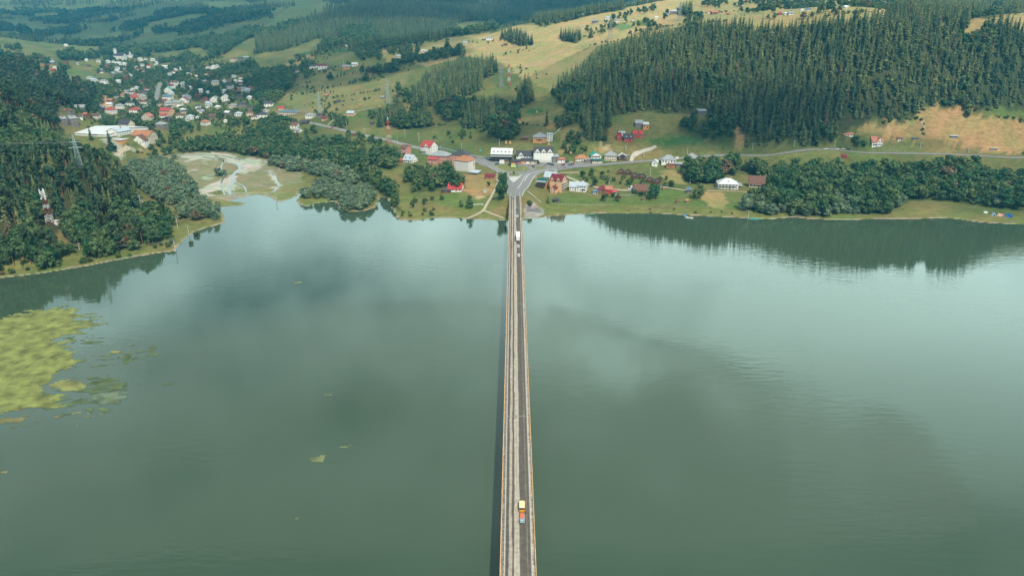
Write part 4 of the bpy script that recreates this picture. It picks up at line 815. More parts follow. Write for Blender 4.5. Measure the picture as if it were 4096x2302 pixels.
B('hall', 562, 556, 78, 14, 16, -10, M_CREAM, 'orange', rh=5, label='long house with wide orange tiled roof right of the warehouse', cat='building', cols=6)
B('house', 556, 575, 52, 14, 12, -10, M_WHITE, 'brown', rh=6, axis='y', label='white house with steep brown gables before the orange tiled long house', cols=4)
B('house', 495, 517, 48, 20, 12, -14, M_CREAM, 'dark', rh=5.5, label='tall cream house with dark roof behind the warehouse', storeys=2, cols=4)
def church_x(b, W_, D_, H_, rh, rf):
    q = MB(); q.box(-W_/2+1, -W_/2+6, -2.5, 2.5, H_, H_+rh+9, M_WHITE); q.build('bell_tower', b)
    q = MB(); hip_roof(q, 5, 5, H_+rh+9, 4, ROOFS['grey'], .4, -W_/2+3.5, 0); q.build('spire', b)
B('church', 475, 239, 44, 15, 14, -8, M_WHITE, 'dark', rh=6, label='long white church with bell tower and dark roof in the upper valley', cat='church', cols=7, chimney=False, extra=church_x)
def chap_x(b, W_, D_, H_, rh, rf):
    q = MB(); q.box(-1.5, 1.5, -1.5, 1.5, H_, H_+rh+3, M_WHITE); hip_roof(q, 3, 3, H_+rh+3, 3.5, ROOFS['grey'], .4); q.build('turret', b)
B('chapel', 520, 231, 18, 10, 8, 0, M_WHITE, 'grey', kind='hip', rh=3, label='small white chapel with grey turret right of the long church', cat='chapel', cols=2, chimney=False, extra=chap_x)
B('substation_building', 1151, 462, 78, 13, 11, -4, M_CREAM, 'blue', kind='hip', rh=2.6, label='long cream building with blue grey roof at the power substation', cat='building', cols=9)

WALLN = {'w': (M_WHITE, 'white'), 'c': (M_CREAM, 'cream'), 'p': (M_PEACH, 'peach'), 'o': (M_ORANGE, 'orange'), 'b': (M_WOOD, 'brown timber'), 'g': (M_GREYW, 'weathered timber'), 'd': (M_DWOOD, 'dark timber')}
RN = {'white': 'pale tin', 'salmon': 'salmon red', 'dark': 'dark grey', 'silver': 'silver grey', 'blue': 'blue grey', 'orange': 'orange tiled', 'green': 'turquoise'}
VILL = """1345,1010,90,red,c 1095,1142,105,red,w 1350,1145,112,red,w 1655,1165,150,red,p 1470,1212,110,salmon,c 1640,1192,80,red,w 960,1197,90,brown,w 1295,1062,80,dark,w 1200,1097,90,grey,w 800,1120,120,grey,g 1010,1112,70,blue,d
1690,1072,100,grey,w 1775,1073,110,grey,c 1845,1042,100,maroon,w 1870,1003,85,grey,w 1680,1012,110,blue,w 2155,1032,100,grey,w 2262,1022,105,white,w 2050,1034,80,maroon,b 1985,984,70,maroon,b 2400,997,80,dark,g 2495,1003,50,white,w 2020,932,70,white,w 2088,943,40,white,w
2170,858,95,grey,c 2250,832,40,grey,w 2260,933,60,white,w 2333,934,50,brown,b 2452,917,70,grey,w 2408,912,50,salmon,o 2302,897,85,dark,w 2512,898,50,dark,o 2308,826,55,brown,g 2362,830,36,white,w 1862,1222,44,grey,w 1912,1205,85,silver,w 1988,1194,50,dark,w 2047,1262,95,orange,w 2335,1090,78,grey,c 2437,1083,90,dark,g
2522,1104,60,dark,g 2392,1172,78,silver,w 2512,1162,75,brown,c 1468,918,60,maroon,w 1440,952,90,dark,g 1310,948,60,dark,w 1270,938,55,grey,w 1228,974,60,orange,c 1362,972,66,red,w 1412,1005,90,grey,c 1712,893,85,maroon,w 1748,862,90,brown,w 1690,933,90,green,w 1712,963,65,silver,w
1190,833,50,white,w 1252,803,66,maroon,b 1178,723,55,white,w 1122,763,60,grey,g 1040,842,80,grey,w 935,828,78,silver,w 892,798,60,grey,w 1190,657,62,white,w 1250,658,50,white,w 1077,632,50,white,w 1138,632,40,grey,w 1400,612,60,white,w 1460,607,36,grey,w 1530,617,50,white,w
1522,517,62,red,w 1492,683,40,red,w 1425,668,40,grey,w 1660,692,65,white,w 1827,703,45,grey,w 2090,692,55,maroon,w 2142,697,58,white,w 2192,683,50,grey,w 1932,708,50,dark,g 2342,623,75,brown,c 2412,613,60,dark,g 2477,603,60,grey,g 1075,682,46,brown,b 530,717,40,red,b 458,683,56,red,b
547,692,36,white,w 490,622,60,grey,w 522,648,60,silver,g 650,653,60,brown,b 780,653,28,grey,c 320,592,50,white,w 838,602,40,salmon,w 550,417,36,white,w 662,467,38,white,w 982,627,40,grey,w 1600,1292,120,grey,g 600,1224,80,grey,g 688,1226,100,grey,g 800,1192,60,brown,w 852,1168,50,salmon,b
672,1143,80,brown,g 2268,1230,36,white,w 1682,1222,75,dark,d 1100,1035,80,orange,b 1040,1000,70,orange,c 1325,915,40,silver,w 1365,893,40,silver,w 1905,895,40,white,w 1830,863,60,grey,w"""
for tok in VILL.split():
    x, y, w_, rc, wl_ = tok.split(','); px, py, wp = float(x)/2.514, float(y)/2.514, float(w_)/2.514*.84
    big = wp > 26
    B('village_house', px, py, wp, wp*.34 + 2.0, max(6, min(12, wp*.28)), random.uniform(-28, 20), WALLN[wl_][0], rc, kind='hip' if random.random() < .4 else 'gable', rh=None, cat='house', chimney=big, wins=wp > 16, storeys=2 if big else 1, cols=3 if wp < 30 else 4, sides=big,
      axis='x' if random.random() < .7 else 'y', group='houses in the valley village', label='%s house with %s roof' % (WALLN[wl_][1], RN.get(rc, rc)), order=('vh', rc, wl_))
rv = random.Random(12); cnt = 0; PL = [(t_[0], t_[1], t_[2]) for t_ in TAKEN]
while cnt < 60:
    q = rv.choice([(430,1010,300,370), (420,960,370,450), (340,700,228,300), (520,1080,430,480)]); px, py = rv.uniform(q[0], q[1]), rv.uniform(q[2], q[3]); x, y, z = ground(px, py); wp = rv.uniform(9, 20)*(.6 + .9*(py-220)/250)
    if any(math.hypot(x-t_[0], (y-t_[1])*.7) < t_[2] + 7 for t_ in TAKEN) or min(seg_dist(np.array([x]), np.array([y]), ROADS['village'][0])) < 9: continue
    cnt += 1; rc_ = rv.choice(['grey','grey','silver','dark','brown','white','maroon']); wl_ = rv.choice('wwwcg')
    B('village_house', px, py, wp, wp*.32+1.5, 7, rv.uniform(-30, 25), WALLN[wl_][0], rc_, kind=rv.choice(['hip','gable']), cat='house', chimney=False, wins=wp > 16, cols=3, sides=False, group='houses in the valley village', label='%s house with %s roof' % (WALLN[wl_][1], RN.get(rc_, rc_)), order=('vh', rc_, wl_))
HILL = """1290,277,40,maroon,w,white farmhouse with maroon roof on the middle slope|1251,275,30,dark,w,low white farmhouse with dark roof left of the maroon roofed one|1386,279,34,grey,o,orange farmhouse with weathered grey roof on the middle slope|1418,266,26,white,w,white gabled cottage right of the orange farmhouse|1183,290,22,dark,w,small dark roofed cottage at the left end of the slope farms
1400,465,34,silver,p,peach house with silver gable alone on the meadow above the road|1295,483,24,maroon,p,small peach chapel-like house with maroon roof by the lattice pylon|1235,475,34,grey,w,white house with grey hipped roof right of the substation|1250,468,20,grey,w,narrow white house with grey top behind the grey hipped one|1277,470,26,dark,g,dark shed at the foot of the green lattice pylon
1215,498,32,dark,d,dark timber house at the start of the grey road|1074,427,38,dark,w,white house with blue black roof above the substation|1049,475,46,dark,w,broad white house with dark hipped roof left of the substation|1125,440,24,red,p,house with salmon red roof behind the substation|1171,515,40,brown,w,house with brown red roof among trees below the substation|1187,530,28,grey,w,white cottage below the brown red roof
1416,543,16,brown,b,little brown shed on the green patch below the road|1354,411,16,dark,g,dark hay shed on the middle meadow|1303,388,16,salmon,g,tiny red roofed hay shed on the meadow|1529,395,16,grey,g,grey shed beside the second lattice pylon|1486,500,18,dark,g,black shed above the road by the trees|1597,232,22,silver,w,white cottage with silver roof among lit trees|1694,210,20,white,w,white gable cottage on the lit shoulder|1859,177,20,white,w,white cottage with white roof by tall lit trees
1957,161,28,grey,w,grey hipped farmhouse near the sunlit crest|1933,163,16,grey,g,small barn left of the crest farmhouse|1537,207,14,brown,c,tiny barn on the shaded meadow|1383,188,12,white,p,tiny pale hut by the vegetable plot
2473,88,22,grey,w,white farmhouse with pointed grey roof on the plateau|2432,80,26,silver,w,silver roofed farmhouse beside the plateau pylon|2535,84,16,orange,w,small gabled cottage in the plateau orchard|2696,58,34,silver,g,long grey barn left of the tall plateau pylon|2668,62,14,blue,w,small blue white hut beside the long grey barn|2626,76,14,white,w,white round topped shelter on the plateau lawn|2859,58,28,salmon,b,orange brown chalet behind the forest top|2837,54,14,salmon,w,white hut left of the orange brown chalet|2913,60,14,salmon,b,brown hut right of the orange brown chalet|2378,94,26,grey,g,grey sheds at the left end of the plateau farms
3122,60,18,red,b,red brown chalet at the sunlit forest top|3165,60,20,grey,w,grey roofed cottage right of the red brown chalet|3145,60,14,white,w,tiny white hut between two plateau cottages|3209,46,14,white,w,white hut on the far plateau|3235,44,16,blue,w,blue roofed hut on the far plateau|3386,34,16,white,w,rightmost white hut on the far plateau"""
for ln in HILL.replace('\n', '|').split('|'):
    if not ln.strip(): continue
    a, b_, w_, rc, wl_, lb = ln.split(',', 5); wp = float(w_)
    sh = wp < 18
    B('shed' if ('shed' in lb or 'barn' in lb or 'hut' in lb) else 'farmhouse', float(a), float(b_), wp*.9, max(wp*.28, 5), max(5, wp*.26), random.uniform(-20, 12), WALLN[wl_][0], rc, kind='hip' if 'hipped' in lb or random.random() < .25 else 'gable', label=lb, cat='shed' if sh else 'house', chimney=not sh, wins=not sh, cols=3, sides=False)

# ---------------------------------------------------------------- pylons, masts, poles, wires
def strut(m, a, b_, r, mt): m.tube(a, b_, r, r, mt, 4)
def lattice(m, h, b0, b1, n_, mt, z0=0.0, r=.12):
    lv = [z0 + (h-z0)*(i/n_) for i in range(n_+1)]
    w_ = lambda z: b0 + (b1-b0)*z/h
    for i in range(n_):
        za, zb = lv[i], lv[i+1]; a, b_ = w_(za)/2, w_(zb)/2; mm = mt[i % len(mt)]
        ca = [(-a,-a,za),(a,-a,za),(a,a,za),(-a,a,za)]; cb = [(-b_,-b_,zb),(b_,-b_,zb),(b_,b_,zb),(-b_,b_,zb)]
        for k_ in range(4):
            strut(m, ca[k_], cb[k_], r, mm); strut(m, ca[k_], cb[(k_+1) % 4], r*.7, mm); strut(m, ca[(k_+1) % 4], cb[k_], r*.7, mm); strut(m, cb[k_], cb[(k_+1) % 4], r*.6, mm)
def height_px(x, y, z, py_top): # height of a vertical object whose top shows at py_top
    lo, hi = 0, 90
    for _ in range(30):
        m_ = (lo+hi)/2
        if project(x, y, z+m_)[1] > py_top: lo = m_
        else: hi = m_
    return lo
PYTOP = {}
def pylon(px, py, top, label, mt, arms=True, b0=6):
    x, y, z = ground(px, py); h = height_px(x, y, z, top); o = empty('lattice_pylon', (x, y, z-.3), R(20)); tag(o, label, 'pylon', 'lattice pylons of the power line')
    m = MB(); lattice(m, h, b0, .7, 9, mt, r=.10 if y < 1000 else .15); m.build('tower', o)
    if arms:
        for i, zz in enumerate((h*.66, h*.8)):
            L = 5.2 if i == 0 else 3.6; a = MB()
            for s in (-1, 1): strut(a, (0,0,zz+.9), (s*L,0,zz), .12, mt[0]); strut(a, (0,-.5,zz), (s*L,0,zz), .12, mt[0]); strut(a, (0,.5,zz), (s*L,0,zz), .12, mt[0]); strut(a, (s*L,0,zz), (s*L,0,zz-1.3), .1, M_GLASS)
            a.build('cross_arm', o)
    PYTOP[label] = (x, y, z+h*.8)
    TAKEN.append((x, y, 5)); return o
GM = mat('green_grey_steel', (.36,.46,.44), .6, .1)
pylon(1281, 457, 366, 'green grey lattice pylon above the substation', [GM]); pylon(1553, 418, 318, 'green grey lattice pylon among hillside spruces', [GM])
pylon(1557, 576, 467, 'red and white lattice pylon beside the grey road', [M_REDP, M_REDP, M_WHITEP]); pylon(2004, 350, 255, 'slim grey lattice pylon on the dry ridge slope', [M_METAL])
pylon(2440, 157, 62, 'grey lattice pylon at the edge of the plateau fields', [M_METAL]); pylon(2716, 84, 8, 'tall grey lattice pylon right of the plateau barn', [M_METAL])
pylon(325, 690, 536, 'pale lattice pylon rising out of the left forest', [GM], b0=5)
M_MAROON = mat('dark_red_paint', (.20,.05,.05), .6, .1)
def mast(px, py, top, name, label, ant):
    x, y, z = ground(px, py); h = height_px(x, y, z, top); o = empty(name, (x, y, z-.3), R(15)); tag(o, label, 'mast'); TAKEN.append((x, y, 9))
    m = MB(); lattice(m, h*.93, 4.2, 1.8, 10, [M_REDP, M_REDP, M_WHITEP, M_WHITEP] if not ant else [M_MAROON, M_WHITEP, M_WHITEP, M_MAROON, M_MAROON, M_WHITEP, M_MAROON], r=.12); m.build('tower', o)
    if ant:
        for i, (ax, ay) in enumerate(((-1.4,-1), (1.4,-1), (0,1.5))):
            q = MB(); q.box(ax-.28, ax+.28, ay-.2, ay+.2, h*.86, h*.99, M_WHITEP); q.build('panel_antenna', o)
        for zz, ax in ((.80, 1.5), (.74, -1.2), (.73, 1.3)):
            q = MB(); q.tube((ax, -1.2, h*zz), (ax, -1.6, h*zz), .55, .6, M_WHITEP, 12); q.build('dish_antenna', o)
        q = MB(); q.tube((-1.6, 0, h*.93), (-1.6, 0, h*1.04), .06, .04, M_METAL, 5); q.build('whip_antenna', o)
    x2 = x+8; return o
mast(203, 898, 752, 'antenna_mast', 'red and white antenna mast with white panels in the left forest', True)
mast(2036, 342, 250, 'antenna_mast', 'red and white lattice mast on the dry ridge slope', False)
def hut(px, py, name, label, s=3):
    x, y, z = ground(px, py); o = empty(name, (x, y, z)); tag(o, label, 'hut'); m = MB(); m.box(-s/2, s/2, -s/2, s/2, -1, 2.2, M_WHITE); m.build('wall', o); m = MB(); m.box(-s/2-.3, s/2+.3, -s/2-.3, s/2+.3, 2.2, 2.4, ROOFS['white']); m.build('roof', o); TAKEN.append((x, y, 4))
hut(226, 894, 'equipment_hut', 'small white equipment hut at the foot of the antenna mast')
TOPS = []
def pole(px, py, top, label=None, order=None, group='utility poles', lamp=False, mt=None):
    x, y, z = ground(px, py); h = max(5, height_px(x, y, z, top)); o = empty('street_lamp' if lamp else 'utility_pole', (x, y, z-.2)); tag(o, label, 'lamp' if lamp else 'pole', group, order=order)
    m = MB(); m.tube((0,0,0), (0,0,h), .26, .17, mt or M_POLE, 7); m.build('shaft', o)
    m = MB()
    if lamp: m.tube((0,0,h), (1.8,-.3,h+.4), .07, .06, M_METAL, 5); m.box(1.5, 2.4, -.45, -.1, h+.35, h+.5, M_WHITEP); m.build('lamp_head', o)
    else:
        m.box(-1.2, 1.2, -.08, .08, h-.5, h-.32, M_METAL)
        for s in (-1.1, 0, 1.1): m.tube((s,0,h-.32), (s,0,h), .08, .05, M_WHITEP, 5)
        m.build('cross_arm', o)
    TAKEN.append((x, y, 3.2)); return (x, y, z+h-.3)
LP = [pole(*a, order='pl') for a in [(-150,1040,1010),(318,997,971),(703,1006,957)]]
pole(569, 848, 780, 'tall twin-looking pale pole amid the left forest clearing'); pole(575, 836, 800, 'shorter pole right beside the tall one in the clearing')
PQ = [pole(712,915,866, 'white pole on the grass spit at the left shore'), pole(755,934,900, 'pole standing at the water edge by the flooded bush'), pole(1106,806,774, 'lone pole standing in the shallow water of the bay'), pole(1479,683,661, 'pole on the shaded slope above the creek mouth')]
for a in [(426,624,587),(505,632,601),(512,704,676),(478,652,640)]: pole(*a, order='pd')
RD = [pole(*a, order='pr') for a in [(1330,484,455),(1387,508,484),(1458,528,512),(1590,578,544),(1621,551,516),(1676,566,530),(1741,583,550),(1847,603,573),(1997,583,556)]]
for a in [(1763,600,582,None,'pg')]: pole(a[0], a[1], a[2], 'slim green lamp post behind the pink buildings', lamp=True)
RR = [pole(*a, order='prr') for a in [(2233,640,614),(2503,602,580),(2575,632,605),(2749,619,590),(3009,600,573),(3175,590,560),(3337,592,562),(3680,592,568),(3873,608,577),(3912,622,600)]]
pole(2599,727,670, 'tall slim pole in front of the timber chalets'); pole(2760,733,714, 'short pole at the wood edge above the lawn'); pole(2992,876,842, 'dark pole at the lake edge below the weeping willow')
pole(2277,716,695, 'street lamp beside the lane above the hotel', lamp=True); pole(1988,690,660, 'lamp post left of the grass roundabout', lamp=True); pole(2096,686,674, 'lamp post on the right side of the grass roundabout', lamp=True); pole(2436,742,720, 'lamp post on the lane near the red barn', lamp=True)
RG = [pole(*a, order='pc') for a in [(2197,108,87),(2332,74,54),(2453,47,24),(2590,16,-6)]]
for a in [(1309,294,245),(1362,268,246),(1375,262,242),(1268,296,276),(1100,256,236)]: pole(*a, order='pm')
for i in range(14):     # substation gantries
    pass
sb = empty('substation', (*ground(1190, 462)[:2], ground(1190, 462)[2])); tag(sb, 'cluster of grey steel gantries of the power substation', 'substation')
for i in range(7):
    q = MB(); x = -14 + i*4.8; yy = (i % 3)*5-4
    for s in (-1.6, 1.6): q.tube((x+s, yy, -1), (x+s, yy, 11+(i % 2)*2), .2, .15, M_METAL, 5)
    q.box(x-2.2, x+2.2, yy-.12, yy+.12, 9, 9.4, M_METAL)
    q.build('gantry', sb)
M_WIRE = mat('wire', (.30,.32,.32), .5, .05)
def wire(a, b_, label, sag=2.5, offs=(0,), r=.045):
    for k_, of in enumerate(offs):
        m = MB(); pr = None
        for i in range(13):
            t_ = i/12; p_ = (a[0]+(b_[0]-a[0])*t_, a[1]+(b_[1]-a[1])*t_+of, a[2]+(b_[2]-a[2])*t_-sag*4*t_*(1-t_))
            if pr: m.tube(pr, p_, r, r, M_WIRE, 3)
            pr = p_
        lb = label if len(offs) == 1 else label + (', nearer strand' if k_ == 0 else ', farther strand')
        tag(m.build('power_cable'), lb, 'cable', 'overhead cables')
wire(LP[0], LP[1], 'cable before the left forest running to the left edge', 2.5, (-.8, .8), .06); wire(LP[1], LP[2], 'cable spanning the left shore wood to the pole at the water', 3, (-.8, .8), .06)
for i, nm in enumerate(['leftmost', 'middle', 'rightmost']): wire(RG[i], RG[i+1], nm + ' cable span over the sunlit crest', 2, (0,), .08)
for i in range(len(RR)-6): wire(RR[i+2], RR[i+3], ['first','second','third','fourth'][i] + ' cable span along the right hand road', 1.5, (0,), .05)
wire(RD[7], RD[8], 'cable over the meadow behind the pink blocks', 1.5, (0,), .05)
pa = PYTOP['pale lattice pylon rising out of the left forest']
wire(pa, (-560, 420, 95), 'high voltage cable from the forest pylon to the left', 5, (-3, 3), .07)

# ---------------------------------------------------------------- vehicles
def paint(name, c): return mat(name, c, .3, .03, 1, metal=.1, spec=.6)
P_ = {'white': paint('white_car_paint', (.75,.75,.74)), 'silver': paint('silver_car_paint', (.45,.47,.48)), 'dark': paint('dark_car_paint', (.03,.05,.06)), 'blue': paint('blue_car_paint', (.03,.10,.22)), 'red': paint('red_car_paint', (.45,.02,.03)), 'yellow': paint('yellow_car_paint', (.75,.38,.02)), 'teal': paint('teal_car_paint', (.02,.20,.25)), 'grey': paint('grey_car_paint', (.14,.19,.22)), 'cream': paint('cream_roof_paint', (.78,.62,.35)), 'orange': paint('orange_tarpaulin', (.75,.16,.05)), 'steel': paint('blue_steel', (.30,.42,.48)), 'lime': paint('lime_car_paint', (.45,.50,.10))}
M_TYRE = mat('tyre_rubber', (.02,.02,.02), .8); M_RIM = mat('wheel_rim', (.4,.4,.4), .4, metal=.6); M_LAMP = mat('lamp_glass', (.6,.6,.55), .2); M_TAIL = mat('tail_lamp', (.4,.02,.02), .3); M_BLACK = mat('black_plastic', (.02,.02,.022), .5)
def wheels(o, L, W_, r=.33, pos=None):
    for yy in (pos or (-L*.3, L*.3)):
        for s in (-1, 1):
            m = MB(); x = s*(W_/2-.1); m.tube((x-.1*1, yy, r), (x+.1, yy, r), r, r, M_TYRE, 12); w = m.build('wheel', o); m = MB(); m.tube((x+s*.1, yy, r), (x+s*.13, yy, r), r*.55, r*.5, M_RIM, 8); m.build('rim', w)
def car(loc, rz, col, label, name='car', L=4.4, W_=1.8, H_=1.45, van=False, cat='car', group='cars', roofm=None):
    o = empty(name, loc, rz); tag(o, label, cat, group); pm = P_[col]; h = W_/2   # front towards +y
    m = MB(); f = L/2
    if not van: prof = [(-f,.35,.62),(-f*.97,.42,.95),(-f*.55,.45,1.02),(f*.35,.45,1.0),(f*.9,.42,.86),(f,.38,.6)]
    else: prof = [(-f,.35,1.2),(-f*.98,.4,1.3),(f*.35,.4,1.3),(f*.62,.4,1.15),(f*.95,.4,1.0),(f,.38,.6)]
    rings = []
    for yy, z0, z1 in prof: k_ = .93 if abs(yy) > f*.9 else 1; rings.append([(-h*k_,yy,z0),(-h*k_,yy,z1-.08),(-h*k_*.9,yy,z1),(h*k_*.9,yy,z1),(h*k_,yy,z1-.08),(h*k_,yy,z0)])
    m.loft(rings, pm); m.build('body', o)
    g = MB(); a, b0, b1, c = ((-f*.88, -f*.55, f*.12, f*.48) if not van else (-f*.99, -f*.94, f*.35, f*.66)); zb = 1.0 if not van else 1.25; hb = h*.86; ht = h*.74 if not van else h*.86
    V = [(-hb,a,zb),(hb,a,zb),(hb,c,zb),(-hb,c,zb),(-ht,b0,H_-.04),(ht,b0,H_-.04),(ht,b1,H_-.04),(-ht,b1,H_-.04)]
    g.add(V, [(0,1,5,4),(1,2,6,5),(2,3,7,6),(3,0,4,7),(3,2,1,0)], M_GLASS); g.build('window_glass', o)
    r = MB(); r.box(-ht-.02, ht+.02, b0-.04, b1+.04, H_-.05, H_, roofm or pm)
    if van:
        for s in (-1, 1): r.box(s*hb-.03, s*hb+.03, b0, b1-.5, zb, H_-.05, pm)
    r.build('roof', o)
    for s in (-1, 1):
        q = MB(); q.box(s*h*.72-.18, s*h*.72+.18, f-.06, f+.02, .55, .72, M_LAMP); q.build('headlight', o)
        q = MB(); q.box(s*h*.78-.14, s*h*.78+.14, -f-.02, -f+.05, .65, .85, M_TAIL); q.build('tail_light', o)
        q = MB(); q.box(s*(h+.02), s*(h+.16), f*.32, f*.40, .95, 1.1, pm) if s > 0 else q.box(-(h+.16), -(h+.02), f*.32, f*.40, .95, 1.1, pm); q.build('wing_mirror', o)
    wheels(o, L, W_); return o
def on_deck(px, py, z=DECK+.03): x, y = at_z(px, py, z); return (float(x), float(y), z)
GB = 'vehicles crossing the bridge'
car(on_deck(2054, 795), math.pi, 'grey', 'dark blue grey car in the left lane near the far bridge end', group=GB)
car(on_deck(2069, 836), 0, 'grey', 'grey car in the right lane, farthest of the right lane cars', group=GB)
car(on_deck(2069.5, 867), 0, 'white', 'white car just ahead of the motorcycle on the bridge', group=GB)
car(on_deck(2073, 988), 0, 'white', 'white hatchback directly behind the long white lorry', group=GB, L=4.1)
car(on_deck(2075, 1024), 0, 'white', 'white saloon, last of the cars following the lorry', group=GB, L=4.6)
def truck():
    x, y, z = on_deck(2072, 963); o = empty('lorry', (x, y+4.5, z)); tag(o, 'long white lorry with box trailer crossing the bridge', 'truck', GB)
    m = MB(); m.box(-1.27, 1.27, -7.5, 5.6, 1.15, 3.9, P_['white']); m.build('trailer_box', o); m = MB(); m.box(-1.2, 1.2, -7.4, 5.5, .85, 1.14, M_BLACK); m.build('chassis', o)
    m = MB(); m.loft([[(-1.22,6.0,.6),(1.22,6.0,.6),(1.22,6.0,3.2),(-1.22,6.0,3.2)],[(-1.22,7.6,.6),(1.22,7.6,.6),(1.22,7.6,3.1),(-1.22,7.6,3.1)],[(-1.18,8.1,.6),(1.18,8.1,.6),(1.15,8.0,2.4),(-1.15,8.0,2.4)]], P_['white']); m.build('cab', o)
    m = MB(); m.box(-1.05, 1.05, -7.56, -7.51, .9, 1.1, M_TAIL); m.build('tail_light', o); wheels(o, 14, 2.5, .5, (-6.0, -4.7, 4.2, 7.0))
truck()
vx, vy, vz = on_deck(2088, 2040)
car((vx, vy+1.3, vz), 0, 'yellow', 'yellow van with cream roof towing a loaded trailer on the bridge', 'van', 5.0, 1.95, 2.0, True, 'van', GB, P_['cream'])
o = empty('trailer', (vx, vy-4.2, vz)); tag(o, 'small trailer with orange tarpaulin and steel machine behind the yellow van', 'trailer', GB)
m = MB(); m.box(-.8, .8, -2.2, 2.0, .5, .62, P_['steel']); m.tube((0, 2, .55), (0, 3, .5), .06, .06, M_METAL, 6); m.build('bed', o)
m = MB(); m.loft([[(-.65,-.6,.63),(.65,-.6,.63),(.55,-.6,1.25),(-.55,-.6,1.2)],[(-.7,.8,.63),(.7,.8,.63),(.6,.8,1.4),(-.6,.8,1.35)],[(-.6,2.0,.63),(.6,2.0,.63),(.5,1.9,1.1),(-.5,1.9,1.15)]], P_['orange']); m.build('tarpaulin', o)
m = MB(); m.box(-.75, .75, -2.1, -1.9, .63, 1.3, P_['steel']); m.box(-.75, .75, -1.1, -.9, .63, 1.2, P_['steel']); m.box(-.5, .5, -1.9, -1.1, .63, .95, M_WHITEP); m.tube((-.6,-2,1.3), (.3,-.8,1.3), .06, .06, M_METAL, 5); m.tube((.6,-2,1.3), (-.3,-.8,1.3), .06, .06, M_METAL, 5); m.build('machine', o)
wheels(o, 3, 2.0, .35, (-1.3,))

def skin_body(name, chains, parent, m):
    me = bpy.data.meshes.new(name); V = []; E = []; Rr = []
    for ch in chains:
        st = ch[0]; prev = st if isinstance(st, int) else None
        for it in (ch[1:] if prev is not None else ch):
            V.append(it[:3]); Rr.append(it[3])
            if prev is not None: E.append((prev, len(V)-1))
            prev = len(V)-1
    me.from_pydata(V, E, []); o = link(name, me, parent); md = o.modifiers.new('skin', 'SKIN')
    for i, r in enumerate(Rr): me.skin_vertices[0].data[i].radius = (r, r)
    me.skin_vertices[0].data[0].use_root = True; o.modifiers.new('sub', 'SUBSURF').levels = 1; o.modifiers['sub'].render_levels = 1; me.materials.append(m); return o
M_SKIN = mat('skin', (.50,.30,.22), .6)
def person(loc, rz, top, legs, label, riding=False):
    o = empty('person', loc, rz); tag(o, label, 'person')
    if not riding:
        b = skin_body('body', [[(0,0,.95,.14),(0,0,1.15,.13),(0,0,1.4,.15),(0,0,1.5,.07),(0,.02,1.6,.09),(0,.02,1.72,.09)],
            [0,(.1,0,.85,.09),(.11,.18,.5,.065),(.11,.1,.1,.045),(.11,.24,.04,.04)],[0,(-.1,0,.85,.09),(-.11,-.12,.5,.065),(-.11,-.3,.12,.045),(-.11,-.18,.04,.04)],
            [2,(.21,0,1.4,.05),(.25,-.08,1.12,.042),(.25,.05,.88,.035),(.25,.07,.78,.035)],[2,(-.21,0,1.4,.05),(-.25,.08,1.12,.042),(-.25,.18,.9,.035),(-.25,.22,.8,.035)]], o, M_SKIN)
    else:
        b = skin_body('body', [[(0,-.2,.85,.14),(0,-.1,1.1,.14),(0,.1,1.35,.14),(0,.15,1.45,.07),(0,.2,1.55,.1),(0,.2,1.66,.1)],
            [0,(.15,-.1,.8,.09),(.24,.25,.7,.065),(.22,.05,.35,.05)],[0,(-.15,-.1,.8,.09),(-.24,.25,.7,.065),(-.22,.05,.35,.05)],
            [2,(.22,.15,1.3,.05),(.33,.3,1.12,.042),(.28,.5,1.05,.035)],[2,(-.22,.15,1.3,.05),(-.33,.3,1.12,.042),(-.28,.5,1.05,.035)]], o, M_SKIN)
    dy, dz = (0, 0) if not riding else (0, -.08)
    m = MB(); n_ = 10
    def ring(cy_, z, rx, ry): return [(rx*math.cos(2*math.pi*i/n_), cy_+ry*math.sin(2*math.pi*i/n_), z) for i in range(n_)]
    m.loft([ring(dy-.1*riding, .92+dz, .19, .16), ring(dy, 1.15+dz, .19, .16), ring(dy+.05*riding, 1.42+dz, .23, .17), ring(dy+.1*riding, 1.5+dz, .1, .1)], top); m.build('shirt', o)
    m = MB(); m.loft([ring(.02+.18*riding, 1.64+dz*.5, .105, .115), ring(.01+.18*riding, 1.74+dz*.5, .11, .12), ring(.0+.18*riding, 1.81+dz*.5, .06, .07)], M_BLACK); m.build('helmet' if riding else 'hair', o)
    return o
mxp, myp, mzp = on_deck(2067, 893)
o = empty('motorcycle', (mxp, myp, mzp)); tag(o, 'dark motorcycle riding ahead of the white lorry', 'motorcycle', GB)
m = MB(); m.loft([[(-.12,-.6,.6),(.12,-.6,.6),(.12,-.6,.8),(-.12,-.6,.8)],[(-.2,.1,.35),(.2,.1,.35),(.2,.1,.9),(-.2,.1,.9)],[(-.12,.6,.6),(.12,.6,.6),(.12,.6,.95),(-.12,.6,.95)]], P_['dark']); m.build('body', o)
for yy in (-.7, .7): m = MB(); m.tube((-.07,yy,.32),(.07,yy,.32),.32,.32,M_TYRE,14); m.build('wheel', o)
m = MB(); m.tube((-.38,.45,1.02),(.38,.45,1.02),.02,.02,M_METAL,5); m.build('handlebar', o)
person((mxp, myp, mzp-.02), 0, M_BLACK, M_BLACK, 'rider in black leaning over the dark motorcycle', True)
def pdeck(px, py): x, y = at_z(px, py, DECK+.22); return (BX+4.5, float(y), DECK+.22)
person(pdeck(2095, 1240), math.pi, mat('white_shirt', (.7,.68,.66)), M_BLACK, 'pedestrian in white walking on the right hand walkway of the bridge')
person(pdeck(2088, 870), 0, mat('navy_shirt', (.03,.04,.10)), M_BLACK, 'pedestrian in dark clothes on the walkway at the far bridge end')

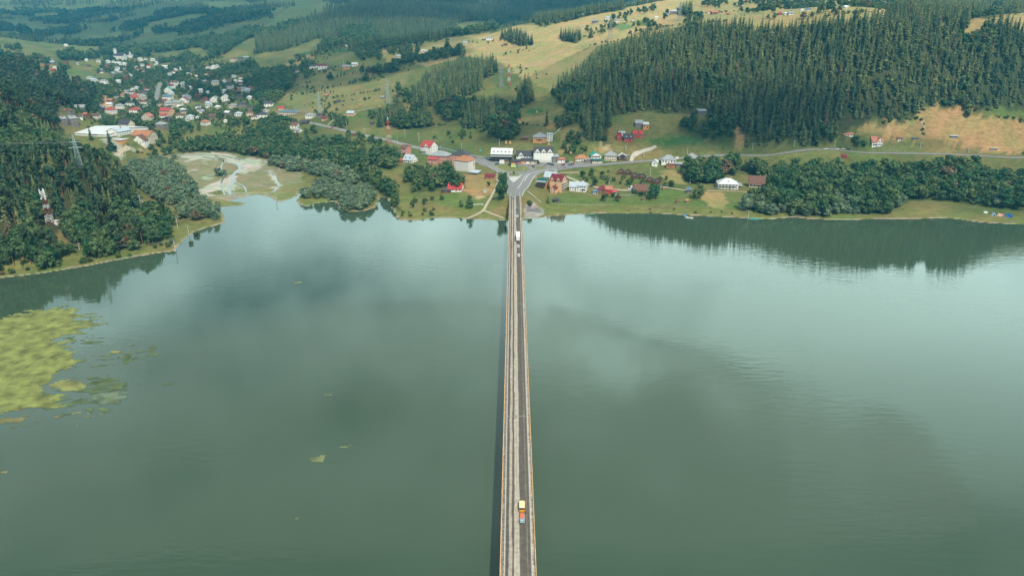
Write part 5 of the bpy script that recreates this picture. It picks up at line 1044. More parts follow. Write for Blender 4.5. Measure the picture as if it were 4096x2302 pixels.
def at_ground(px, py, lift=.12): x, y, z = ground(px, py); return (x, y, z+lift)
CARS = [(15,345,'red','red hatchback leftmost in the roadside row by the inn'),(62,352,'silver','silver car second in the roadside row by the inn'),(115,360,'lime','lime yellow car third in the roadside row by the inn'),(222,368,'blue','navy blue car in the row left of the dark inn'),(278,398,'dark','black car parked nearest the inn veranda'),
 (432,412,'white','white estate car in front of the dark inn'),(655,436,'yellow','small yellow car behind the white banner'),(840,460,'silver','silver car left of the long white minibus'),(905,462,'silver','second silver car close to the minibus nose'),(1168,530,'dark','black car entering the roundabout'),
 (1412,495,'silver','silver car behind the right traffic island'),(1480,478,'dark','dark car beside the grey workshop'),(1545,496,'dark','low black car right of the silver one'),(1640,490,'white','white pickup before the salmon roofed shop'),(1772,496,'red','red car before the salmon roofed shop'),(1912,497,'teal','teal car right of the shops'),(1960,478,'red','red car half behind the teal car'),
 (1925,455,'white','white van parked before the old cottage'),(440,482,'blue','dark blue car rounding the left end of the island'),(1850,380+60,'dark','dark car between the shop and the old cottage')]
for a, b_, c, lb in CARS:
    car(at_ground(a/5.027+1900, b_/5.027+562, .16), R(random.choice([90, 80, 100, 75, -85])) if 'entering' not in lb else R(30), c, lb, group='cars parked and passing at the junction')
car(at_ground(2107, 658, .16), R(90), 'white', 'long white minibus in front of the orange shop', 'minibus', 6.6, 2.1, 2.5, True, 'minibus', 'cars parked and passing at the junction')
for a, b_, c, lb, rz in [(2221,687,'white','white car parked below the main road kerb',90),(2366,746,'dark','dark car on the lane behind the maroon roof',80),(2656,746,'blue','dark blue car parked at the end of the lane by the chalets',90),(2931,756,'dark','dark car in front of the wide white villa',90),(2862,754,'grey','grey car left of the wide white villa',90),(2517,764,'white','white pickup on the gravel yard by the brown roof',90)]:
    car(at_ground(a, b_), R(rz), c, lb, group='cars parked by lakeside houses')
car(at_ground(2524, 757), R(90), 'white', 'tall white box van behind the white pickup', 'van', 6, 2.2, 3.0, True, 'van', 'cars parked by lakeside houses')
car(at_ground(2703, 638), R(90), 'white', 'white delivery van behind the grey hipped house', 'van', 6, 2.1, 2.6, True, 'van', 'cars parked by lakeside houses')
for i in range(5): car(at_ground(3305+i*22, 598), R(85+i*3), ['white','silver','white','white','dark'][i], 'pale car on the roadside lot, %s from the left of five' % ['first','second','third','fourth','fifth'][i], group='cars on the forest roadside lot')
for i in range(4): car(at_ground(1205+i*72+50, 496+i*17), R(100), ['silver','red','dark','white'][i], 'car driving on the left hill road, %s from the left' % ['first','second','third','fourth'][i], group='cars on the left hill road')
rc = random.Random(5)
for i in range(16):
    a, b_ = 522+(i % 8)*10, 525+(i//8)*9
    car(at_ground(a, b_), R(90+rc.uniform(-8, 8)), rc.choice(['dark','grey','silver','blue','white']), 'car in the packed yard beside the tall cream house', group='cars in the packed village yard')

# ---------------------------------------------------------------- boats, tents, signs, small things
def boat(px, py, L, W_, rz, hull, label, canopy=None):
    x, y, z = at_z(px, py, 0)[0], at_z(px, py, 0)[1], 0; o = empty('boat', (float(x), float(y), .0), R(rz)); tag(o, label, 'boat'); m = MB(); rg = []
    for t_ in (-1, -.6, 0, .5, .8, 1):
        k_ = [.75, .95, 1, .85, .5, .06][(-1, -.6, 0, .5, .8, 1).index(t_)]; h = W_/2*k_; rg.append([(t_*L/2,-h,.75),(t_*L/2,-h*.6,-.2),(t_*L/2,h*.6,-.2),(t_*L/2,h,.75),(t_*L/2,h*.85,.75),(t_*L/2,h*.5,.2),(t_*L/2,-h*.5,.2),(t_*L/2,-h*.85,.75)])
    m.loft(rg, hull); m.build('hull', o)
    m = MB(); m.box(-L*.1, L*.02, -W_*.42, W_*.42, .45, .52, M_WOOD); m.build('bench', o)
    if canopy:
        m = MB(); m.box(-L*.4, L*.15, -W_*.45, W_*.45, 2.2, 2.32, canopy)
        for sx in (-.38, .13):
            for s in (-1, 1): m.tube((sx*L, s*W_*.42, .6), (sx*L, s*W_*.42, 2.2), .04, .04, M_METAL, 5)
        m.build('canopy', o)
    return o
M_BLUEP = mat('blue_canvas', (.02,.14,.45), .7); M_GREENP = mat('green_boat_paint', (.08,.25,.12), .6); M_TEALP = mat('teal_boat_paint', (.10,.42,.42), .6)
boat(2742, 868, 6, 2.4, 100, M_WHITEP, 'white boat with blue canopy moored at the shore', M_BLUEP); boat(2757, 873, 6.5, 2.2, 165, M_WHITEP, 'open white and red motor boat beside the blue canopy boat')
q = MB(); q.tube((0,0,.0),(0,0,.9),.45,.5,M_REDP,10); x_, y_ = at_z(2769,866,0); o = q.build('buoy'); o.location = (float(x_), float(y_), 0); tag(o, 'round red buoy at the bow of the white motor boat', 'buoy')
boat(2366, 860, 6, 2.6, 10, M_GREENP, 'flat green boat moored alone below the lawn'); boat(3015, 877, 8, 1.8, 176, M_TEALP, 'long pale teal rowing boat lying at the shore')
def tent(px, py, c, label, s=2.6):
    x, y, z = ground(px, py); o = empty('tent', (x, y, z), R(random.uniform(-30, 30))); tag(o, label, 'tent'); m = MB()
    m.add([(-s/2,-s*.6,0),(s/2,-s*.6,0),(s/2,s*.6,0),(-s/2,s*.6,0),(0,-s*.7,s*.7),(0,s*.7,s*.7)], [(0,1,4),(1,2,5,4),(2,3,5),(3,0,4,5)], c); m.build('canvas', o)
    m = MB(); m.add([(-s*.18,-s*.66,0),(s*.18,-s*.66,0),(0,-s*.70,s*.45)], [(0,1,2)], M_BLACK); m.build('door_flap', o)
tent(3943, 852, M_WHITEP, 'small white tent leftmost on the lakeside grass', 2.2); tent(3975, 861, mat('pale_blue_canvas', (.45,.60,.75)), 'pale blue ridge tent on the lakeside grass', 3.4); tent(4001, 864, mat('pink_canvas', (.75,.40,.32)), 'salmon pink tent beside the pale blue tent', 3.0); tent(4036, 867, M_BLUEP, 'bright blue tent rightmost on the lakeside grass', 3.4)
def board(px, py, wpx, hpx, rot, label, paintf, legs=True, cat='billboard', gap=1.2):
    x, y, z = ground(px, py); sc = 1/ppm(x, y, z); W_, H_ = wpx*sc, hpx*sc; o = empty('billboard', (x, y, z), R(rot)); tag(o, label, cat)
    m = MB(); paintf(m, W_, H_, gap); m.build('panel', o)
    for s in (-.42, .42): q = MB(); q.box(s*W_-.08, s*W_+.08, .05, .2, 0, gap+H_*.9, M_METAL); q.build('post', o)
def plain(c):
    def f(m, W_, H_, g): m.box(-W_/2, W_/2, -.04, .04, g, g+H_, c)
    return f
M_LIME = mat('lime_poster', (.50,.55,.15), .6, .05); M_PBLUE = mat('poster_blue', (.06,.16,.28), .6, .4, .6)
def poster(m, W_, H_, g):
    m.box(-W_/2, W_/2, -.04, .04, g, g+H_, M_LIME)
    P2 = [(W_*(-.05+.30*(i/8)**.5), g+H_*(1-i/8)) for i in range(9)]
    m.add([(p_[0], -.05, p_[1]) for p_ in P2] + [(W_*.48, -.05, g+.02), (W_*.48, -.05, g+H_-.02)], [tuple(range(11))[::-1]], M_PBLUE)
    m.box(-W_*.45, -W_*.25, -.06, -.05, g+H_*.62, g+H_*.68, M_WHITEP); m.box(-W_*.45, -W_*.3, -.06, -.05, g+H_*.46, g+H_*.52, M_WHITEP)
board(2059, 674, 29, 15, 0, 'lime green and blue billboard on the grass roundabout', poster); board(2008, 660, 19, 16, -5, 'blank white banner board at the roundabout edge', plain(M_WHITEP)); board(1922, 609, 8, 5, 0, 'small turquoise board on the meadow behind the road', plain(mat('turquoise_board', (.05,.45,.55))), cat='sign')
# bollards round the islands and rail by the approach
def bollards(P, gap, label, group):
    P = dens(np.vstack([P, P[:1]]), gap); src = None
    for x, y in P[:-1]:
        if src is None:
            m = MB(); m.tube((0,0,0),(0,0,.75),.13,.11,M_WHITEP,6); m.tube((0,0,.75),(0,0,.95),.12,.10,M_REDP,6); src = m.build('bollard'); o = src
        else: o = src.copy(); COL.objects.link(o)
        o.location = (x, y, float(HH(x, y))+.2); tag(o, label, 'bollard', group)
bollards(isl1, 3.2, 'white bollard on the kerb of the big grass roundabout', 'bollards round the big grass island'); bollards(isl2, 2.2, 'white bollard round the small lower grass island', 'bollards round the small lower island'); bollards(isl3, 2.4, 'white bollard round the right traffic island', 'bollards round the right island')
def fence(L, label, h=1.2, gap=2.6, m=None, boards=True, wall=False, name='fence'):
    P = dens(gp(L), gap); o = empty(name, (P[0][0], P[0][1], float(HH(*P[0])))); tag(o, label, 'fence' if not wall else 'wall'); o0 = o.location; m = m or M_POLE
    rl = MB(); ps = MB()
    for i, (x, y) in enumerate(P):
        z = float(HH(x, y)) - o0[2]; xx, yy = x-o0[0], y-o0[1]
        ps.box(xx-.09, xx+.09, yy-.09, yy+.09, z-.2, z+h, m)
        if i:
            if wall: rl.add([(px_,py_,pz-.3),(xx,yy,z-.3),(xx,yy,z+h*.95),(px_,py_,pz+h*.95)], [(0,1,2,3)], m); rl.add([(px_,py_+.2,pz-.3),(xx,yy+.2,z-.3),(xx,yy+.2,z+h*.95),(px_,py_+.2,pz+h*.95)], [(0,1,2,3)], m)
            else:
                for k_ in (.45, .9): rl.tube((px_,py_,pz+h*k_), (xx,yy,z+h*k_), .045, .045, m, 4)
        px_, py_, pz = xx, yy, z
    ps.build('fence_posts', o)['kind'] = 'stuff'; rl.build('rails' if not wall else 'panels', o)
fence([(2210,819),(2300,820),(2450,820)], 'pale post fence along the lower edge of the hotel lawn'); fence([(2560,824),(2700,828),(2835,834)], 'thin wire fence below the mown lawn', .9, 3.5, M_GREYW)
fence([(2757,775),(2790,800),(2850,838)], 'weathered fence dividing the lawn from the dry plot', 1.0, 3, M_GREYW)
fence([(1740,588),(1790,600),(1830,610)], 'pale teal wall panels behind the road above the pink building', 1.8, 3, mat('pale_teal_panel', (.30,.42,.43)), wall=True, name='roadside_wall'); fence([(1868,619),(1910,627),(1960,635)], 'pale teal wall panels beside the parked cars', 1.6, 3, mat('pale_teal_panel', (.30,.42,.43)), wall=True, name='roadside_wall')
fence([(3490,603),(3560,605),(3620,608)], 'concrete post fence above the right hand road', 1.2, 3.2)
fence([(2230,676),(2330,671),(2420,664)], 'dark retaining rail along the outer road edge', .9, 3, M_DWOOD); fence([(1895,650),(1940,664),(1985,690)], 'dark rail beside the left approach road', .9, 3, M_DWOOD)
fence([(2540,780),(2500,783),(2470,781)], 'white picket fence before the gravel yard', 1.0, 2, M_WHITEP)
def gaz(px, py, name, label, r=2.2, rf='brown'):
    x, y, z = ground(px, py); o = empty(name, (x, y, z), R(10)); tag(o, label, 'gazebo'); m = MB()
    for a in (-1, 1):
        for b_ in (-1, 1): m.box(a*r*.8-.08, a*r*.8+.08, b_*r*.8-.08, b_*r*.8+.08, 0, 2.2, M_WOOD)
    m.box(-r*.8, r*.8, -r*.8, r*.8, .0, .12, M_CONC); m.box(-r*.8, r*.8, -r*.82, -r*.74, .8, .95, M_WOOD); m.build('frame', o); m = MB(); hip_roof(m, 2*r, 2*r, 2.3, 1.2, ROOFS[rf], .2); m.build('roof', o)
    m = MB(); m.box(-.7, .7, -.4, .4, .65, .75, M_WOOD); m.box(-.1, .1, -.1, .1, .12, .65, M_WOOD); m.build('table', o); TAKEN.append((x, y, 3))
gaz(2225, 806, 'gazebo', 'dark gazebo on the hotel lawn', 3.0, 'dark'); gaz(2573, 801, 'gazebo', 'small timber gazebo on the lawn left of the round tree', 1.6); gaz(2710, 811, 'gazebo', 'left one of the two canopied garden swings', 1.8, 'brown'); gaz(2747, 810, 'gazebo', 'right one of the two canopied garden swings', 1.6, 'salmon'); gaz(2654, 760, 'gazebo', 'tiny orange well roof at the lawn top', 1.1, 'salmon')
q = MB(); q.box(-1.6,1.6,-1,1,0,2.4,M_POLE); q.box(-1.9,1.9,-1.2,1.2,2.4,2.55,ROOFS['grey']); x_, y_, z_ = ground(1940, 770); o = q.build('stone_hut'); o.location = (x_, y_, z_); tag(o, 'small grey block hut on the bare brown slope', 'hut')
HAY = [(1646,378,'haystack beside the dark tree left of the spruce clump'),(1548,408,'haystack below the second lattice pylon'),(2195,584,'pointed haystack below the orange hillside house'),(2147,455+0,'haystack by the small green plot'),(2024,577,'left one of the two haystacks above the inn'),(2040,578,'right one of the two haystacks above the inn'),(2283,616,'tall haystack under the bushes above the cottage'),
       (2470,100,'first haystack on the plateau'),(2500,94,'second haystack on the plateau'),(2530,104,'third haystack on the plateau'),(2545,110,'fourth haystack on the plateau'),(1440,425,'haystack on the meadow above the peach house'),(1520,430,'haystack by the meadow track')]
for a, b_, lb in HAY:
    x, y, z = ground(a, b_); m = MB(); n_ = 10; m.loft([[(r*math.cos(2*math.pi*i/n_), r*math.sin(2*math.pi*i/n_), zz) for i in range(n_)] for r, zz in ((1.3,0),(1.7,.9),(1.3,2.4),(.5,3.8),(.06,4.8))], M_HAY); o = m.build('haystack'); o.location = (x, y, z); tag(o, lb, 'haystack')

# ---------------------------------------------------------------- trees
def spruce_v(seed, L=12, n_=8, rad=.20, low=.05):
    r = np.random.RandomState(seed); V = []; Fc = []
    for i in range(L):
        t_ = i/L; zz = low + (1-low)*(t_**.92)*.96; rr = rad*(1-t_)**.8*(.85+.3*r.rand()) + .012; ph = r.rand()*6.3
        for k_ in range(n_):
            a = ph + k_*2*math.pi/n_ + r.uniform(-.2, .2); q = rr*r.uniform(.55, 1.30); wdt = q*1.1/n_*2.6; dr = q*r.uniform(.20, .75)
            c, s = math.cos(a), math.sin(a); b_ = len(V); top = zz + .045
            V += [(0, 0, top), (c*q*.6 - s*wdt, s*q*.6 + c*wdt, zz - dr*.45), (c*q, s*q, zz - dr), (c*q*.6 + s*wdt, s*q*.6 - c*wdt, zz - dr*.45)]
            Fc += [(b_, b_+1, b_+2), (b_, b_+2, b_+3)]
    b_ = len(V); V += [(0, 0, 1.0)] + [(.02*math.cos(j*2.1), .02*math.sin(j*2.1), .9) for j in range(3)]; Fc += [(b_, b_+1, b_+2), (b_, b_+2, b_+3), (b_, b_+3, b_+1)]
    b_ = len(V); V += [(0, 0, .85)] + [(rad*.45*math.cos(j*1.05), rad*.45*math.sin(j*1.05), low+.03) for j in range(6)]; Fc += [(b_, b_+1+j, b_+1+(j+1) % 6) for j in range(6)]
    return np.array(V), np.array(Fc)
def blob_v(seed, nl=7, nq=36, sx=.42, z0=.22, z1=1.0, leaf=.075, cone=0.0, core=True):
    r = np.random.RandomState(seed); V = []; Fc = []
    H_ = z1-z0; lobes = [(np.array([0, 0, z0+H_*.5]), H_*.40)]
    for i in range(nl):
        a = r.rand()*6.28; h = r.uniform(.15, .9); rr = sx*math.sin(math.pi*min(.95, .18+h*.8))*r.uniform(.45, .85)*(1-cone*h)
        lobes.append((np.array([rr*math.cos(a), rr*math.sin(a), z0+H_*h]), H_*r.uniform(.16, .27)*(1-cone*h*.5)))
    for c, rad in lobes:
        cz = rad if c[2]-rad*.9 > z0*.7 else (c[2]-z0*.7)
        for k_ in range(nq):
            d = r.normal(size=3); d /= np.linalg.norm(d); d[2] = abs(d[2])*.9+d[2]*.1 if r.rand() < .35 else d[2]
            p_ = c + d*rad*np.array([sx/.42, sx/.42, .85])*r.uniform(.8, 1.12)
            nrm = d + r.normal(size=3)*.45; nrm /= np.linalg.norm(nrm); u = np.cross(nrm, [0, 0, 1.0]); u /= np.linalg.norm(u)+1e-6; v = np.cross(nrm, u)
            s = leaf*r.uniform(.6, 1.3); a = r.rand()*6.28; u2 = u*math.cos(a)+v*math.sin(a); v2 = -u*math.sin(a)+v*math.cos(a); b_ = len(V)
            V += [p_-u2*s, p_+v2*s*.8+nrm*s*.2, p_+u2*s, p_-v2*s*.8-nrm*s*.2]; Fc += [(b_, b_+1, b_+2), (b_, b_+2, b_+3)]
        if core:
            b_ = len(V); q = .80
            for (x, y, z) in [(0,0,1),(1,0,0),(0,1,0),(-1,0,0),(0,-1,0),(0,0,-1)]: V.append(c+np.array([x*sx/.42, y*sx/.42, z*.85])*rad*q)
            Fc += [(b_, b_+1, b_+2), (b_, b_+2, b_+3), (b_, b_+3, b_+4), (b_, b_+4, b_+1), (b_+5, b_+2, b_+1), (b_+5, b_+3, b_+2), (b_+5, b_+4, b_+3), (b_+5, b_+1, b_+4)]
    return np.array(V), np.array(Fc)
def trunk_v(r0=.018, h=.5, limbs=4, seed=0, n_=6, bend=.0):
    r = random.Random(seed); m = MB(); m.tube((0,0,-.03), (bend*.3,0,h*.55), r0, r0*.7, M_TRUNK, n_); m.tube((bend*.3,0,h*.55), (bend,0,h), r0*.7, r0*.25, M_TRUNK, n_)
    for i in range(limbs):
        a = i*6.28/limbs + r.uniform(-.4, .4); z = h*r.uniform(.35, .75); q = .2*r.uniform(.7, 1.2); m.tube((bend*.3,0,z), (q*math.cos(a), q*math.sin(a), z+.16), r0*.4, r0*.15, M_TRUNK, 4)
    return np.array(m.v), m.f
KIND = {}
def add_kind(k_, name, variants, lod, m, trunkm, trunk_args, nv=6):
    ms = [np_mesh(k_+'_crown', v, f, m, tint=np.full(len(v), .0)) for v, f in variants]
    tv = trunk_v(**trunk_args); tme = bpy.data.meshes.new(k_+'_trunk'); tme.from_pydata([tuple(q) for q in tv[0]], [], tv[1]); tme.materials.append(trunkm)
    KIND[k_] = dict(name=name, meshes=ms, trunk=tme, mat=m, lod=lod, trunkm=trunkm)
add_kind('spruce', 'spruce_tree', [spruce_v(i) for i in range(6)], [spruce_v(20+i, 8, 6) for i in range(4)], M_SPRUCE, M_TRUNK, dict(r0=.013, h=.9, limbs=0))
add_kind('pine', 'pine_tree', [blob_v(40+i, 6, 34, .22, .45, 1.0, .05, .5) for i in range(6)], [blob_v(50+i, 4, 14, .22, .42, 1.0, .075, .5) for i in range(3)], M_PINE, M_PTRUNK, dict(r0=.014, h=.85, limbs=3))
add_kind('broad', 'broadleaf_tree', [blob_v(60+i, 9, 38, .42, .14, 1.0, .06) for i in range(6)], [blob_v(70+i, 6, 22, .42, .10, 1.0, .085) for i in range(4)], M_LEAF, M_TRUNK, dict(r0=.025, h=.6, limbs=5))
add_kind('willow', 'willow_tree', [blob_v(80+i, 10, 36, .46, .06, 1.0, .055, .2) for i in range(5)], [blob_v(90+i, 6, 22, .46, .05, 1.0, .08, .2) for i in range(3)], M_WILLOW, M_TRUNK, dict(r0=.02, h=.6, limbs=5))
add_kind('bush', 'bush', [blob_v(100+i, 5, 30, .5, .0, 1.0, .10) for i in range(5)], [blob_v(110+i, 4, 14, .5, .0, 1.0, .13) for i in range(3)], M_BUSH, M_TRUNK, dict(r0=.03, h=.5, limbs=3))
def plant(k_, x, y, h, label, group=None, order=None, wscale=1.0, variant=None, z=None, cat='tree', name=None):
    K_ = KIND[k_]; z = float(HH(x, y)) if z is None else z; s = h
    o = empty(name or K_['name'], (x, y, z-.15), random.uniform(0, 6.28)); o.scale = (s*wscale, s*wscale, s); tag(o, label, cat, group, order=order)
    c = link('crown' if k_ != 'bush' else 'foliage', K_['meshes'][variant if variant is not None else random.randrange(len(K_['meshes']))], o); t_ = link('trunk' if k_ != 'bush' else 'stem', K_['trunk'], o)
    return o
def scatter(P, gap, hr, jitter=.42, mask=None, cap=None, world=None):
    Pw = gp(P) if world is None else world; x0, y0 = Pw.min(0); x1, y1 = Pw.max(0)
    X, Y = np.meshgrid(np.arange(x0, x1+gap, gap), np.arange(y0, y1+gap, gap)); X = X + (RNG.rand(*X.shape)-.5)*2*jitter*gap; Y = Y + (RNG.rand(*Y.shape)-.5)*2*jitter*gap
    X, Y = X.ravel(), Y.ravel(); ok = in_poly(X, Y, Pw); X, Y = X[ok], Y[ok]
    if mask is not None: ok = mask(X, Y); X, Y = X[ok], Y[ok]
    h = RNG.uniform(hr[0], hr[1], len(X))*(1+.25*fbm(X/40, Y/40, 77, 2)); return np.c_[X, Y, h]
TK = np.array(TAKEN); ROADPTS = [(P, wd) for P, zz, wd in ROADS.values()]
HP = project(TK[:,0], TK[:,1], HH(TK[:,0], TK[:,1])); HW = TK[:,2]*F/HP[2]
def clear(T, road=True, extra=0.0, sight=True):
    if len(T) == 0: return T
    ok = np.ones(len(T), bool)
    for x, y, r in TK:
        d = np.hypot(T[:,0]-x, T[:,1]-y); ok &= d > r + extra
        # keep the sight line just in front of a building open
        ok &= ~((np.abs(T[:,0]*y/np.maximum(T[:,1],1)-x) < r*.8) & (T[:,1] < y) & (T[:,1] > y-r-T[:,2]*1.3))
    if sight:
        z = HH(T[:,0], T[:,1]); a, b_, d = project(T[:,0], T[:,1], z); _, bt, _ = project(T[:,0], T[:,1], z+T[:,2]); hw = T[:,2]*.36*F/d; rr = RNG.rand(len(T))
        for i in range(len(TK)):
            ok &= ~((d < HP[2][i]) & (np.abs(a-HP[0][i]) < hw*.7 + HW[i]*.55) & (bt < HP[1][i]-HW[i]*.15) & (b_ > HP[1][i]) & (rr < .93))
    if road:
        for P, wd in ROADPTS:
            d = seg_dist(T[:,0], T[:,1], P); ok &= d > wd/2 + 2.5
    ok &= ~in_poly(T[:,0], T[:,1], JP)
    ok &= ~(in_poly(T[:,0], T[:,1], WATER_POLY)); return T[ok]
ALL = {k_: [] for k_ in KIND}; LAB = {}
def put(k_, T, label, group):
    for t_ in T: ALL[k_].append((t_[0], t_[1], t_[2], label, group))
T = clear(scatter(FOREST_R, 6.5, (11, 23)), extra=2)
spl = (fbm(T[:,0]/60, T[:,1]/60, 55, 3) > .34)
put('spruce', T[~spl], 'tall dark spruce in the dense forest on the right hillside', 'spruces of the right hillside forest'); put('broad', T[spl]*np.array([1, 1, .72]), 'rounded leafy tree mixed into the right hillside spruce forest', 'leafy trees in the right hillside forest')
T = clear(scatter(PINE_L, 6.6, (16, 22)), extra=-1, sight=False); spl = fbm(T[:,0]/40, T[:,1]/40, 56, 3) > .36
TP = T[~spl]; hs_ = RNG.rand(len(TP)) < .55; put('pine', TP[~hs_], 'tall pine in the shaded forest on the left bank', 'pines of the left bank forest'); put('spruce', TP[hs_], 'pointed spruce among the pines of the left bank forest', 'spruces of the left bank forest'); put('broad', T[spl]*np.array([1, 1, .7]), 'dark leafy tree mixed into the left bank pines', 'leafy trees among the left bank pines')
T = clear(scatter(PINE_L2, 7.2, (17, 23))); put('pine', T, 'pine on the sunlit far hill at the left edge', 'pines of the far left hill')
T = clear(scatter(BROAD_L, 6.2, (8, 15)), extra=-2); hs_ = RNG.rand(len(T)) < .25; put('pine', T[hs_]*np.array([1, 1, 1.3]), 'pine standing among the leafy trees of the left bank slope', 'pines on the left bank slope'); T = T[~hs_]; put('broad', T, 'bushy leafy tree on the left bank slope above the water', 'leafy trees of the left bank')
for i, P in enumerate(BROAD):
    big = i == 5; T = clear(scatter(P, 8.6 if big else 7.6, (8, 20) if big else (6, 14)), road=True)
    lb = ['leafy tree in the dark belt behind the river delta', 'leafy tree in the dark row along the creek mouth', 'leafy tree on the slope by the silver dormer house', 'leafy tree in the grove below the white block', 'leafy tree on the bank left of the bridge end', 'leafy tree in the dense wood between right road and lake', 'leafy tree above the red houses', 'leafy tree in the grove under the forest edge', 'leafy tree round the hidden red roof', 'leafy tree along the brown field top edge', 'leafy tree on the rim of the brown hill', 'leafy tree in the thicket beside the ridge meadow', 'leafy tree at the lower left forest corner', 'leafy bush tree on the bank above the old cottage', 'leafy tree on the bare brown gully bank'][i]
    put('broad', T, lb, lb.replace('leafy tree', 'leafy trees').replace('leafy bush tree', 'leafy bush trees'))
WILLOW.append([(3080,862),(3000,842),(2990,815),(3100,800),(3300,830),(3345,805),(3500,830),(3620,800),(3620,815),(3540,860),(3400,857),(3300,874),(3200,866)])
WL = ['grey green willow in the wood left of the delta', 'grey green willow on the small left spit', 'grey green willow in the row behind the mud flat', 'grey green willow between the flat and the dark belt', 'grey green willow on the grassy island in the bay', 'pale green willow at the lake side of the right hand wood']
for i, P in enumerate(WILLOW): put('willow', clear(scatter(P, 6.4, (7, 11)), road=False), WL[i], WL[i].replace('willow', 'willows', 1))
SL = ['spruce in the big dark clump on the middle slope', 'spruce in the clump below the second pylon', 'spruce in the small clump above the road meadow', 'spruce in the clump beside the ridge thicket', 'spruce in the tall pair group left of the forest', 'spruce in the clump on the sunlit plateau edge', 'spruce in the single clump by the plateau plots', 'spruce in the small clump on the crest track', 'spruce around the tall plateau pylon', 'spruce in the wood at the top right', 'spruce in the spur between the plateau fields', 'spruce in the dark corner group at top right']
for i, P in enumerate(SPRUCE): put('spruce', clear(scatter(P, 5.6, (15, 23)), road=False), SL[i], SL[i].replace('spruce', 'spruces', 1))
# village greenery
VP = [(200,470),(300,400),(360,320),(420,240),(560,215),(760,230),(1000,235),(1060,300),(1100,400),(1060,470),(1180,500),(1180,560),(1000,600),(560,620),(430,590),(330,520)]
T = clear(scatter(VP, 10.5, (6, 12), mask=lambda x, y: fbm(x/80, y/80, 91, 3) > -.12), extra=1); put('broad', T, 'garden tree in the valley village', 'garden trees of the valley village')
HEDGE = [[(1290,400),(1420,380),(1520,362)],[(1170,432),(1300,404)],[(1440,468),(1560,452),(1640,430)],[(1210,380),(1330,350),(1420,325),(1540,310)],[(1100,352),(1180,345),(1250,330)],[(1380,300),(1480,288),(1560,292)],[(2050,505),(2110,500),(2180,505)],[(1560,520),(1700,500),(1780,500)],
 [(2330,190),(2420,172),(2560,150)],[(2300,160),(2400,130)],[(2700,62),(2900,50),(3100,40)],[(3300,70),(3500,50)],[(2600,120),(2760,95),(2900,88)],[(3460,498),(3560,486),(3680,478)],[(3700,500),(3690,520),(3700,545)],[(3900,440),(4000,468),(4096,490)],[(2430,690),(2530,700),(2640,740)],[(1640,815),(1760,800)],[(1290,480),(1300,440),(1340,415)]]
for L in HEDGE:
    P = dens(gp(L), 4.5); P = P[RNG.rand(len(P)) < .72]; T = np.c_[P[:,0]+RNG.uniform(-1.5,1.5,len(P)), P[:,1]+RNG.uniform(-1.5,1.5,len(P)), RNG.uniform(1.8, 5, len(P))]
    put('bush', clear(T, sight=False), 'bush in a straggling hedge line between hay meadows', 'hedge bushes between the hay meadows')
T = clear(scatter(VP, 8.5, (2.5, 4.5), mask=lambda x, y: fbm(x/40, y/40, 191, 3) > -.05), sight=False, extra=-1); put('bush', T, 'garden bush between the village houses', 'garden bushes of the village')
for P, lb, kd, hr, gp_ in [([(1960,500),(2060,510),(2065,560),(1990,575),(1945,540)], 'leafy tree in the grove on the slope above the inns', 'broad', (10,17), 8), ([(1590,500),(1720,475),(1735,505),(1610,525)], 'leafy tree in the grove above the road pylon', 'broad', (9,14), 7.5),
    ([(1750,460),(1900,410),(1935,440),(1800,490)], 'leafy tree in the long grove under the big spruce clump', 'broad', (9,15), 7.5), ([(1040,350),(1130,310),(1185,315),(1170,345),(1060,420),(1035,430)], 'leafy tree in the dark wood at the village side of the slope', 'broad', (9,15), 8),
    ([(1455,290),(1590,262),(1610,285),(1500,300)], 'leafy tree in the row behind the orange farmhouse', 'broad', (8,13), 8), ([(1040,300),(1130,275),(1200,290),(1130,310),(1040,345)], 'leafy tree in the patch left of the slope farms', 'broad', (8,13), 8),
    ([(1560,240),(1680,225),(1850,205),(1860,225),(1700,250),(1600,262)], 'leafy tree in the lit row along the shoulder', 'broad', (8,15), 8.5), ([(1290,470),(1350,460),(1400,500),(1380,520),(1300,500)], 'leafy tree beside the substation lane', 'broad', (6,10), 9),
    ([(1060,480),(1190,500),(1200,560),(1080,560)], 'leafy tree in the dark wood left below the substation', 'broad', (9,14), 7.5), ([(1440,620),(1580,600),(1590,650),(1500,680)], 'leafy tree on the knoll below the road pylon', 'broad', (6,11), 8),
    ([(2230,590),(2300,580),(2360,600),(2330,628),(2250,620)], 'leafy bush tree on the gully above the cottage roofs', 'broad', (5,9), 8), ([(3480,560),(3560,575),(3700,580),(3720,560),(3620,545)], 'leafy tree among the sheds right of the orange roof', 'broad', (6,11), 9),
    ([(3060,605),(3400,600),(3400,575),(3060,580)], 'leafy tree at the foot of the right hillside forest', 'broad', (8,13), 8)]:
    put(kd, clear(scatter(P, gp_, hr)), lb, lb.replace('leafy tree', 'leafy trees').replace('leafy bush tree', 'leafy bush trees'))
T = clear(scatter([(980,560),(1050,470),(1200,500),(1500,560),(1600,620),(1480,640),(1100,600)], 14, (8, 12), mask=lambda x, y: fbm(x/50, y/50, 93, 3) > -.05)); put('broad', T, 'tree on the slope below the left hill road', 'trees below the left hill road')
